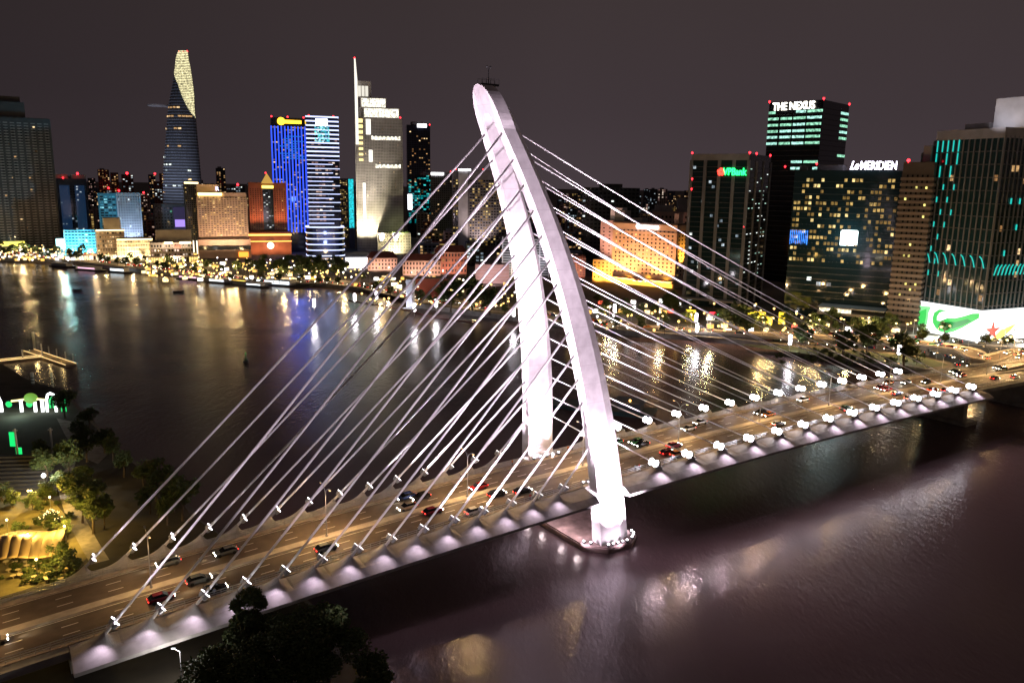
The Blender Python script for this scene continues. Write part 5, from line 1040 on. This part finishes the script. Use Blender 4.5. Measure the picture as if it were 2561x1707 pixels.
for i in range(22): p = atz(rt_.uniform(1620, 2130), rt_.uniform(742, 762), GZ); ftree(p, "leafy tree in front of the right-hand glass towers", "trees below the glass towers", .9)
# kiosks and lit stalls
KCOL = [glow("kiosk_amber", (1, .56, .12), 1.7), glow("kiosk_cream", (1, .78, .4), 2.2), glow("kiosk_white", (1, .97, .95), 5), glow("kiosk_red", (1, .12, .06), 2.5)]
KM = []
for m in KCOL:
    r_ = MB(); r_.loft([[(-1.8, -1.5, 2.5), (1.8, -1.5, 2.5), (1.8, 1.5, 2.5), (-1.8, 1.5, 2.5)], [(-.3, -.3, 3.4), (.3, -.3, 3.4), (.3, .3, 3.4), (-.3, .3, 3.4)]]); [r_.box(x - .06, x + .06, y - .06, y + .06, 0, 2.5) for x in (-1.6, 1.6) for y in (-1.3, 1.3)]
    l_ = MB(); l_.box(-1.5, 1.5, -1.2, 1.2, .2, 2.3); KM.append((r_.mesh("roof", W_CREAM), l_.mesh("lit_counter", m)))
def kiosk(p, lab_, grp):
    a, b_ = KM[rt_.choices(range(4), (5, 4, 3, 1))[0]]; t = thing("kiosk", lab_, "kiosk", (p.x, p.y, GZ + .02), rt_.uniform(0, 3), grp); link("roof", a, t); link("lit_counter", b_, t)
    if rt_.random() < .11: lamp('POINT', (0, -3, 4.2), 3800, (1, .68, .28), t, .6)  # added warm fill beside some stalls, lights trees and ground
for i in range(70): kiosk(atz(rt_.uniform(330, 800), rt_.uniform(604, 648) , GZ), "small glowing stall among the trees below the hotel towers", "lit stalls below the hotel towers")
for i in range(70): kiosk(atz(rt_.uniform(0, 440), rt_.uniform(586, 600) + 0, GZ) + Vector((0, rt_.uniform(-6, 30), 0)), "small glowing stall on the bright left riverfront", "lit stalls on the left riverfront")
for i in range(30): kiosk(atz(rt_.uniform(1290, 1560), rt_.uniform(694, 722), GZ), "small glowing stall in the garden below the orange hotel", "lit stalls below the orange hotel")
for i in range(24): kiosk(atz(rt_.uniform(800, 1180), rt_.uniform(640, 690), GZ) + Vector((0, 20, 0)), "small glowing stall along the road behind the stays", "lit stalls behind the stays")
for i in range(22): kiosk(atz(rt_.uniform(1620, 2100), rt_.uniform(742, 765), GZ), "small glowing stall in front of the right-hand glass towers", "lit stalls below the glass towers")
# white garden globes
GLB = MB(); GLB.tube([(0, 0, 0), (0, 0, 3.2)], .06, 5); GLP = GLB.mesh("post", STEEL); GLB = MB(); GLB.ball((0, 0, 3.6), .75, 0, 7, 5); GLH = [GLB.mesh("globe", glow("garden_globe_warm", (1, .62, .18), 3.2)), GLB.mesh("globe", glow("garden_globe_white", (1, .93, .9), 4))]
GL_ = []
for (x0, x1, y0, y1, n, lab_, grp) in ((330, 830, 600, 652, 210, "small globe lamp in the crowded square below the hotel towers", "globe lamps below the hotel towers"), (0, 440, 578, 606, 230, "small globe lamp on the bright left promenade", "globe lamps on the left promenade"), (830, 1200, 650, 715, 70, "small globe lamp along the road behind the stays", "globe lamps behind the stays"), (1300, 2150, 700, 775, 90, "small globe lamp along the creek road on the right", "globe lamps along the creek road")):
    for i in range(n): GL_.append((atz(rt_.uniform(x0, x1), rt_.uniform(y0, y1), GZ), lab_, grp, rt_.random() < .25))
GL_.sort(key=lambda q: (q[0] - CAMP).length)
far_ = MB()
for k, (p, lab_, grp, wh) in enumerate(GL_):
    if k < 296:
        t = thing("globe_lamp", lab_, "lamp", (p.x, p.y, GZ + .02), 0, grp); link("post", GLP, t); link("globe", GLH[wh], t)
    else:
        far_.tube([(p.x, p.y, GZ), (p.x, p.y, GZ + 3.2)], .06, 4); far_.ball((p.x, p.y, GZ + 3.6), .75, 2 if wh else 1, 7, 5)
o = far_.build("promenade_lights", [STEEL, _M["garden_globe_warm"], _M["garden_globe_white"]]); o["kind"] = "stuff"; tag(o, "far crowd of small globe lights along the left promenade", "lights")
# yellow lit hoardings
YH = glow("yellow_hoarding", (1, .72, .04), 1.7)
for x, y, w_, h_, lab_ in ((1585, 736, 6, 8, "leftmost, below the orange hotel's right end"), (1722, 744, 6.5, 8.5, "left of a matching pair before the piered glass tower"), (1743, 745, 6.5, 9, "right of a matching pair before the piered glass tower"), (1762, 744, 5, 6, "small, just right of the matching pair"), (1695, 742, 5.5, 7, "left of the pair and beside the white lit shop"), (1795, 742, 4, 8, "narrow, below the corner of the glass hotel")):
    t = thing("hoarding", "glowing yellow hoarding panel, " + lab_, "hoarding", atz(x, y + 6, GZ), R(-20)); m_ = MB(); m_.box(-w_ / 2, w_ / 2, -.15, .15, 1, h_); m_.build("panel", YH, t); m_ = MB(); [m_.box(q - .1, q + .1, .15, .35, 0, h_) for q in (-w_ * .3, w_ * .3)]; m_.build("posts", DARKM, t)
b = Bld("shop_pavilion", "low white glowing shop pavilion with a red and green sign by the creek road", 1622, 1700, None, 727, 470, depth=10); b.body(W_WHITE); m_ = MB(); m_.box(-b.W * .98, -b.W * .02, -.4, 0, .6, b.H * .8); m_.build("lit_front", litwin("shopfront_white", (1, .95, .8), 2.2), b.root); m_ = MB(); m_.box(-b.W * .9, -b.W * .7, -.6, 0, b.H + .3, b.H + 2); m_.build("red_sign", glow("shop_red", (1, .03, .05), 4), b.root); m_ = MB(); m_.box(-b.W * .68, -b.W * .4, -.6, 0, b.H + .3, b.H + 1.4); m_.build("green_sign", glow("shop_green", (.05, 1, .4), 3), b.root)

# cars
PAINTS = {"white": (.7, .7, .7), "silver": (.45, .46, .48), "black": (.02, .02, .022), "red": (.4, .02, .02), "blue": (.03, .06, .22), "grey": (.16, .17, .18), "green": (.03, .16, .06), "beige": (.45, .38, .28), "maroon": (.18, .015, .03), "orange": (.55, .18, .03)}
HL = glow("headlight_glow", (1, .93, .78), 25); TL = glow("taillight_glow", (1, .03, .02), 9); RUB = mat("tyre_rubber", (.02, .02, .02), .8); CG = mat("car_glass", (.01, .012, .015), .08)
def car_parts(colour):
    pm_ = mat("car_paint_" + colour, PAINTS[colour], .25, 0.2); b_ = MB()
    def sec(x, w_, z0, z1): return [(x, -w_ * .92, z0), (x, w_ * .92, z0), (x, w_, (z0 + z1) / 2), (x, w_ * .9, z1), (x, -w_ * .9, z1), (x, -w_, (z0 + z1) / 2)]
    b_.loft([sec(-2.2, .72, .4, .82), sec(-2.0, .84, .28, .95), (sec(-.9, .88, .25, .98)), sec(.9, .88, .25, .95), sec(1.9, .82, .28, .78), sec(2.2, .66, .38, .66)])
    b_.loft([[(-1.35, -.62, 1.42), (.35, -.62, 1.42), (.35, .62, 1.42), (-1.35, .62, 1.42)], [(-1.2, -.55, 1.49), (.2, -.55, 1.49), (.2, .55, 1.49), (-1.2, .55, 1.49)]])
    g_ = MB(); g_.loft([[(-2.0, -.78, .94), (1.15, -.78, .94), (1.15, .78, .94), (-2.0, .78, .94)], [(-1.36, -.63, 1.425), (.36, -.63, 1.425), (.36, .63, 1.425), (-1.36, .63, 1.425)]])
    return b_.mesh("body", pm_), g_.mesh("window", CG)
_w = MB(); _w.tube([(0, -.11, 0), (0, .11, 0)], .33, 12); WHM = _w.mesh("wheel", RUB); _w = MB(); _w.box(-.05, .07, -.22, .22, -.11, .11); HLM = _w.mesh("headlight", HL); _w = MB(); _w.box(-.05, .05, -.2, .2, -.08, .08); TLM = _w.mesh("taillight", TL)
CARP = {c: car_parts(c) for c in PAINTS}
def car(colour, loc, rz, label, group, tilt=0.0, beam=0):
    t = thing("car", label, "car", loc, rz, group); t.rotation_euler = (0, tilt, rz); bm_, gm_ = CARP[colour]; link("body", bm_, t); link("window", gm_, t)
    for x in (-1.35, 1.35):
        for y in (-.78, .78): link("wheel", WHM, t, (x, y, .33))
    for y in (-.55, .55): link("headlight", HLM, t, (2.12, y, .62)); link("taillight", TLM, t, (-2.16, y, .74))
    if beam: lamp('SPOT', (2.4, 0, .7), beam, (1, .88, .62), t, .2, (14, 0, -.2), 60, .9)
    return t
rc = random.Random(5); CN = list(PAINTS)
lanes = [(2.7, 1, "inner far lane"), (5.3, 1, "middle far lane"), (7.9, 1, "outer far lane"), (-2.7, -1, "inner near lane"), (-5.3, -1, "middle near lane"), (-7.9, -1, "outer near lane")]
secs = [(-235, -178, "left approach"), (-172, -125, "left end of the stays"), (-120, -80, "stretch just left of the pylon"), (-55, -10, "stretch just right of the pylon"), (-5, 45, "middle of the right span"), (50, 98, "right end of the stays"), (105, 175, "right approach")]
for n, sg, ln in lanes:
    for s0, s1, sn_ in secs:
        k = 1 if rc.random() < .62 else (2 if rc.random() < .6 else 0); cols = rc.sample(CN, 2)
        for j in range(k):
            s = s0 + (s1 - s0) * (j + rc.uniform(.15, .85)) / max(1, k); z = zd(s) + RZ + .012; sl = math.atan2(zd(s + 2) - zd(s - 2), 4)
            car(cols[j], br(s, n + rc.uniform(-.3, .3), z), TH + (math.pi if sg > 0 else 0), "%s car in the %s, %s" % (cols[j], ln, sn_), "cars crossing the bridge", sl if sg > 0 else -sl, beam=1000)
for off, dr in ((-4, 1), (0, 1), (4, -1), (8, -1)):
    for p, h in along(rroad, 11, off, rc.uniform(0, 9)):
        if rc.random() < .62 and visible(Vector((p.x, p.y, 4))):
            rev = dr > 0
            car(rc.choice(CN), (p.x, p.y, GZ + .03), h + (math.pi if rev else 0), "car with its lights on driving right to left along the riverside road" if rev else "car with its lights on driving left to right along the riverside road", "cars heading left on the riverside road" if rev else "cars heading right on the riverside road")

# boats
def boat(x, y, L, rz, label, hull, glowm, cabin=1.0, z0=0.0):
    t = thing("boat", label, "boat", atz(x, y, WZ), rz); h_ = MB(); W = L * .13
    h_.loft([[(-L / 2, -W, -.3), (L * .3, -W, -.3), (L / 2 - .6, 0, -.3), (L * .3, W, -.3), (-L / 2, W, -.3)], [(-L / 2, -W * 1.1, 1.1), (L * .32, -W * 1.1, 1.2), (L / 2, 0, 1.5), (L * .32, W * 1.1, 1.2), (-L / 2, W * 1.1, 1.1)]]); h_.build("hull", hull, t)
    if cabin:
        c_ = MB(); c_.box(-L * .42, L * .22, -W * .85, W * .85, 1.2, 1.2 + 2.2 * cabin); c_.build("cabin", W_WHITE, t); r_ = MB(); r_.box(-L * .45, L * .26, -W, W, 1.2 + 2.2 * cabin, 1.4 + 2.2 * cabin); r_.build("roof", W_GREY, t)
        if glowm:
            g_ = MB(); g_.box(-L * .4, L * .2, -W * .88, W * .88, 1.7, 1.7 + 1.1 * cabin); g_.build("lit_windows", glowm, t)
    return t
GA = glow("boat_amber", (1, .62, .1), 3); GWt = glow("boat_white", (.85, .95, 1), 2.4); GP = glow("boat_pink", (1, .55, .7), 1.6); GR_ = mat("boat_dark_hull", (.05, .05, .06), .5)
rvy = R(-22)
for x, y, L, lab_, g_, cb in ((148, 613, 30, "dark river boat moored at the far left quay", None, 1), (213, 621, 34, "dark river boat moored second along the left quay", GP, 1), (280, 626, 26, "white lit river boat moored third along the left quay", GWt, 1.6), (445, 642, 30, "pale low river boat with pink lights by the pontoons", GP, 1), (508, 650, 24, "white river boat with lit windows left of the yellow one", GWt, 1.2), (558, 652, 24, "river boat with a glowing yellow cabin", GA, 1.3), (592, 659, 22, "dark river boat with green and white lights in front of the yellow one", GWt, .8), (650, 655, 52, "long two-deck restaurant boat with white lit upper deck", GWt, 2.0),
        (178, 667, 7, "tiny dark sampan alone in the water on the left", None, 0), (411, 671, 8, "tiny dark sampan in the middle of the river", None, 0)):
    boat(x, y, L, rvy if L > 10 else .2, lab_, GR_, g_, cb)
bt_ = thing("barge", "long dark blue-green barge floating behind the deck between the pylon legs", "barge", atz(1352, 938, WZ), R(-20)); h_ = MB(); h_.loft([[(-24, -5, -.3), (23, -5, -.3), (23, 5, -.3), (-24, 5, -.3)], [(-26, -5.3, 1.5), (25, -5.3, 1.5), (25, 5.3, 1.5), (-26, 5.3, 1.5)]]); h_.build("hull", mat("barge_teal", (.02, .06, .08), .6), bt_); h_ = MB(); h_.box(12, 20, -4, 4, 1.5, 4.6); h_.box(10, 21, -4.5, 4.5, 4.6, 4.9); h_.build("wheelhouse", W_BLUE, bt_); h_ = MB(); h_.ball((16, -3, 5.6), .4, 0, 6, 4); h_.build("deck_lamp", glow("barge_lamp", (1, .5, .1), 8), bt_)
by = thing("channel_buoy", "small dark green channel buoy alone in mid-river", "buoy", atz(565, 832, WZ)); h_ = MB(); h_.loft([[(1.3 * math.cos(a_), 1.3 * math.sin(a_), z) for a_ in [2 * math.pi * i / 10 for i in range(10)]] for z in (-.4, .9)]); h_.build("float", GR_, by); h_ = MB(); h_.tube([(0, 0, .9), (0, 0, 4)], [.6, .15], 6); h_.build("tower", mat("buoy_green", (.02, .12, .05), .6), by); h_ = MB(); h_.ball((0, 0, 4.2), .25, 0, 6, 4); h_.build("lantern", NG, by)
# a floating boom across the creek mouth
bo = smooth_line([atz(x, y, WZ) for x, y in ((800, 690), (860, 700), (930, 712), (1000, 730), (1100, 742))]); h_ = MB(); h_.tube([(p.x, p.y, WZ + .15) for p in bo], .35, 6); tag(h_.build("floating_boom", mat("boom_dark_red", (.14, .03, .03), .7)), "thin dark red floating boom crossing the water before the white slab", "boom")

# people on the bridge footways
def person_mesh(seed, cloth, legs):
    g = random.Random(seed); st = .13 if seed % 2 else .05
    V = [(0, 0, .95), (0, 0, 1.15), (0, 0, 1.38), (0, 0, 1.5), (.02, 0, 1.62), (.02, 0, 1.72), (st, .1, .5), (st * 1.4, .1, .06), (st * 1.4 + .14, .1, .04), (-st, -.1, .5), (-st * 1.6, -.1, .06), (-st * 1.6 + .14, -.1, .04), (0, .2, 1.36), (-.05, .25, 1.1), (.06, .24, .87), (0, -.2, 1.36), (.05, -.25, 1.1), (.14, -.24, .88), (0, .09, .9), (0, -.09, .9)]
    E = [(0, 1), (1, 2), (2, 3), (3, 4), (4, 5), (0, 18), (18, 6), (6, 7), (7, 8), (0, 19), (19, 9), (9, 10), (10, 11), (2, 12), (12, 13), (13, 14), (2, 15), (15, 16), (16, 17)]
    Rr = [.14, .13, .15, .06, .1, .085, .065, .045, .035, .065, .045, .035, .06, .045, .035, .06, .045, .035, .09, .09]
    me = bpy.data.meshes.new("body"); me.from_pydata(V, E, []); o = bpy.data.objects.new("body", me); COL.objects.link(o); sk = o.modifiers.new("skin", "SKIN")
    for i, v in enumerate(me.skin_vertices[0].data): v.radius = (Rr[i], Rr[i]); v.use_root = (i == 0)
    su = o.modifiers.new("sub", "SUBSURF"); su.levels = 1
    dg = bpy.context.evaluated_depsgraph_get(); m2 = bpy.data.meshes.new_from_object(o.evaluated_get(dg)); bpy.data.objects.remove(o)
    m2.materials.clear(); [m2.materials.append(m) for m in (mat("skin_tone", (.35, .2, .13), .6), cloth, legs, mat("dark_hair", (.015, .012, .01), .6))]
    for p in m2.polygons:
        z = p.center.z; y = abs(p.center.y); p.material_index = 3 if z > 1.68 or (z > 1.6 and p.center.x < 0) else (0 if z > 1.48 or (y > .2 and z < 1.12) else (1 if z > .93 else 2))
    return m2
JE = mat("navy_trousers", (.03, .04, .08), .8)
CL = {"orange top": mat("orange_cloth", (.6, .2, .04), .8), "white shirt": mat("white_cloth", (.6, .6, .58), .8), "red shirt": mat("red_cloth", (.4, .03, .03), .8), "pale blue shirt": mat("pale_blue_cloth", (.3, .4, .55), .8)}
PM = {k_: person_mesh(i + 1, m, JE) for i, (k_, m) in enumerate(CL.items())}
for s, n, c_, lab_ in ((-79.5, 9.9, "orange top", "on the far footway just left of the pylon"), (-92.5, 10.0, "orange top", "on the far footway one bay left of the pylon"), (-94, 10.0, "white shirt", "beside the person in orange left of the pylon"), (-61, 9.9, "red shirt", "on the far footway just right of the far pylon leg"), (-62.2, 10.0, "orange top", "beside the person in red right of the far pylon leg"), (-56, -10.0, "red shirt", "on the near footway just right of the near pylon leg"), (-57.2, -9.9, "pale blue shirt", "on the near footway right of the near pylon leg"), (-45, -10, "white shirt", "on the near footway beside the first right-hand stay"), (-155, -10, "pale blue shirt", "on the near footway at the left end"), (-88, -9.9, "red shirt", "on the near footway left of the near pylon leg")):
    t = thing("person", "person in %s %s" % (c_.replace("orange", "an orange").replace("white", "a white").replace("red s", "a red s").replace("pale", "a pale"), lab_), "person", br(s, n, zd(s) + RZ + .222), TH + random.choice((0, math.pi, 1.5))); link("body", PM[c_], t)

# ================================================================== the curved ramp from the bridge down to the riverside road
P_ = [br(140, 6, zd(140) + RZ - .1), br(180, 10, zd(180) + RZ), br(205, 19, 14.2), atz(2262, 826, 13.2), atz(2215, 803, 12.4), atz(2100, 788, 11.2), atz(1950, 778, 10), atz(1750, 769, 8.6), atz(1560, 758, 7.4), atz(1420, 749, 6.5)]
rl_ = smooth_line(P_, 8)
def rib3(line, off, dz):
    out = []
    for i, p in enumerate(line):
        t = (line[min(i + 1, len(line) - 1)] - line[max(i - 1, 0)]); t.z = 0; t.normalize(); out.append((p.x - t.y * off, p.y + t.x * off, p.z + dz))
    return out
sl_ = MB(); sl_.loft([[a, b, c, d] for a, b, c, d in zip(rib3(rl_, -5.2, 0), rib3(rl_, -4.4, -1.3), rib3(rl_, 4.4, -1.3), rib3(rl_, 5.2, 0))]); struct("ramp_road", sl_, DCONC)
sf = MB(); sf.strip(rib3(rl_, -4.7, .012), rib3(rl_, 4.7, .012)); struct("ramp_surface", sf, _M["bridge_asphalt"])
pt_ = MB()
for o_ in (-4.95, 4.95): pt_.loft([[a, b, c, d] for a, b, c, d in zip(rib3(rl_, o_ - .2, .01), rib3(rl_, o_ - .15, .95), rib3(rl_, o_ + .15, .95), rib3(rl_, o_ + .2, .01))])
tag(pt_.build("ramp_parapet", _M["median_concrete"]), "pale concrete parapets along the curved ramp at the right", "parapet")
for i in range(10, len(rl_) - 14, 7):
    p = rl_[i]; m_ = MB(); m_.tube([(0, 0, 0), (0, 0, max(.6, p.z - 1.25 - GZ))], .8, 10)
    t = tag(m_.build("ramp_column", DCONC, None, loc=(p.x, p.y, GZ)), "round concrete column under the curved ramp", "column", "columns under the curved ramp")
for i in range(6, len(rl_) - 4, 5):
    p = Vector(rib3(rl_, 4.9, .9)[i]); q = rl_[i]; h = math.atan2(q.y - p.y, q.x - p.x)
    o = copy_tree(RL); 
    for c in list(o.children):
        if c.type == 'LIGHT': bpy.data.objects.remove(c)
    o.location = p; o.rotation_euler = (0, 0, h - math.pi / 2); tag(o, "warm street lamp on the outer parapet of the curved ramp", "street lamp", "street lamps on the curved ramp")
    lamp('POINT', (0, 2.2, 8.2), 9500, (1, .60, .24), o, .5)
for i in range(10, len(rl_) - 6, 3):
    for o_, dr in ((-2.2, 1), (2.2, -1)):
        if rc.random() < .7:
            p = Vector(rib3(rl_, o_, .02)[i]); q = Vector(rib3(rl_, o_, .02)[i + 1]); d = (q - p); h = math.atan2(d.y, d.x); sl = -math.atan2(d.z, d.xy.length)
            car(rc.choice(CN), p, h + (0 if dr > 0 else math.pi), "car with its lights on driving down the curved ramp" if dr > 0 else "car with its lights on driving up the curved ramp", "cars going down the curved ramp" if dr > 0 else "cars going up the curved ramp", sl if dr > 0 else -sl)

# lamp post among the dark trees below the deck
bl = thing("street_lamp", "slim lamp post with a faint white head in the dark below the deck", "street lamp", br(-163, -20.5, NZ)); m_ = MB(); m_.tube([(0, 0, 0), (0, 0, 6.5)], [.1, .06], 6); m_.tube([(0, 0, 6.4), (-.9, 0, 6.9)], .05, 5); m_.build("pole", STEEL, bl); m_ = MB(); m_.box(-1.3, -.7, -.15, .15, 6.85, 6.97); m_.build("lamp_head", glow("faint_lamp_head", (.9, .95, 1), 1.2), bl)
lamp('POINT', (-1, -.9, 6.2), 1500, (1, .92, .85), bl, .3)

# lamps along the quay beyond the deck on the right, and their shed
for i, (s_, n_) in enumerate(((196, -14), (205, -24), (214, -36), (224, -50))):
    o = copy_tree(RL)
    for c in list(o.children):
        if c.type == 'LIGHT': bpy.data.objects.remove(c)
    o.location = br(s_, n_, GZ); o.rotation_euler = (0, 0, TH + R(60)); tag(o, "warm street lamp on the quay below the right end of the bridge", "street lamp", "lamps on the quay below the bridge")
    lamp('POINT', (0, 2.2, 8.2), 9000, (1, .64, .2), o, .5)

# slip road inside the ramp's curve, with planting on the traffic islands
slp = smooth_line([atz(x, y, GZ) for x, y in ((1760, 782), (1880, 790), (2010, 800), (2120, 812), (2190, 826), (2215, 845))])
for p in slp: p.z = 0
sm = MB(); sm.strip(*ribbon(slp, -4, 4, GZ, .03)); struct("slip_road", sm, ASPH)
for off, dr in ((-2, 1), (2, -1)):
    for p, h in along(slp, 9, off, 4):
        if rc.random() < .75: car(rc.choice(CN), (p.x, p.y, GZ + .04), h + (math.pi if dr > 0 else 0), "car with its lights on along the slip road, heading left" if dr > 0 else "car with its lights on along the slip road, heading right", "cars heading left on the slip road" if dr > 0 else "cars heading right on the slip road")
ISL = mat("island_grass", (.035, .055, .02), .95, noise=.5, nscale=.4)
for k, pts in enumerate((((1700, 790), (1850, 797), (2000, 808), (2130, 822), (2180, 838), (2110, 848), (1990, 830), (1850, 812), (1750, 800)),)):
    q = [atz(x, y, GZ) for x, y in pts]; im = MB(); im.add([(p.x, p.y, GZ + .012) for p in q], [tuple(range(len(q)))[::-1]]); struct("traffic_island", im, ISL)
for i in range(34):
    p = atz(rt_.uniform(1780, 2140), rt_.uniform(806, 838), GZ); tree(SH[i % 2] if i % 3 else FTREE[2], (p.x, p.y, GZ), "dark shrub or small tree on the island between the creek and the slip road", "planting on the traffic island", sc_=rt_.uniform(1.2, 1.9) if i % 3 else .55, name="shrub", cat="shrub")
for i, (x, y) in enumerate(((1830, 796), (1950, 803), (2060, 812), (2150, 825))):
    o = copy_tree(RL)
    for c in list(o.children):
        if c.type == 'LIGHT': bpy.data.objects.remove(c)
    o.location = atz(x, y, GZ); o.rotation_euler = (0, 0, 0); tag(o, "warm street lamp beside the slip road inside the ramp", "street lamp", "street lamps on the slip road"); lamp('POINT', (0, 2.2, 8.2), 6000, (1, .60, .24), o, .5)
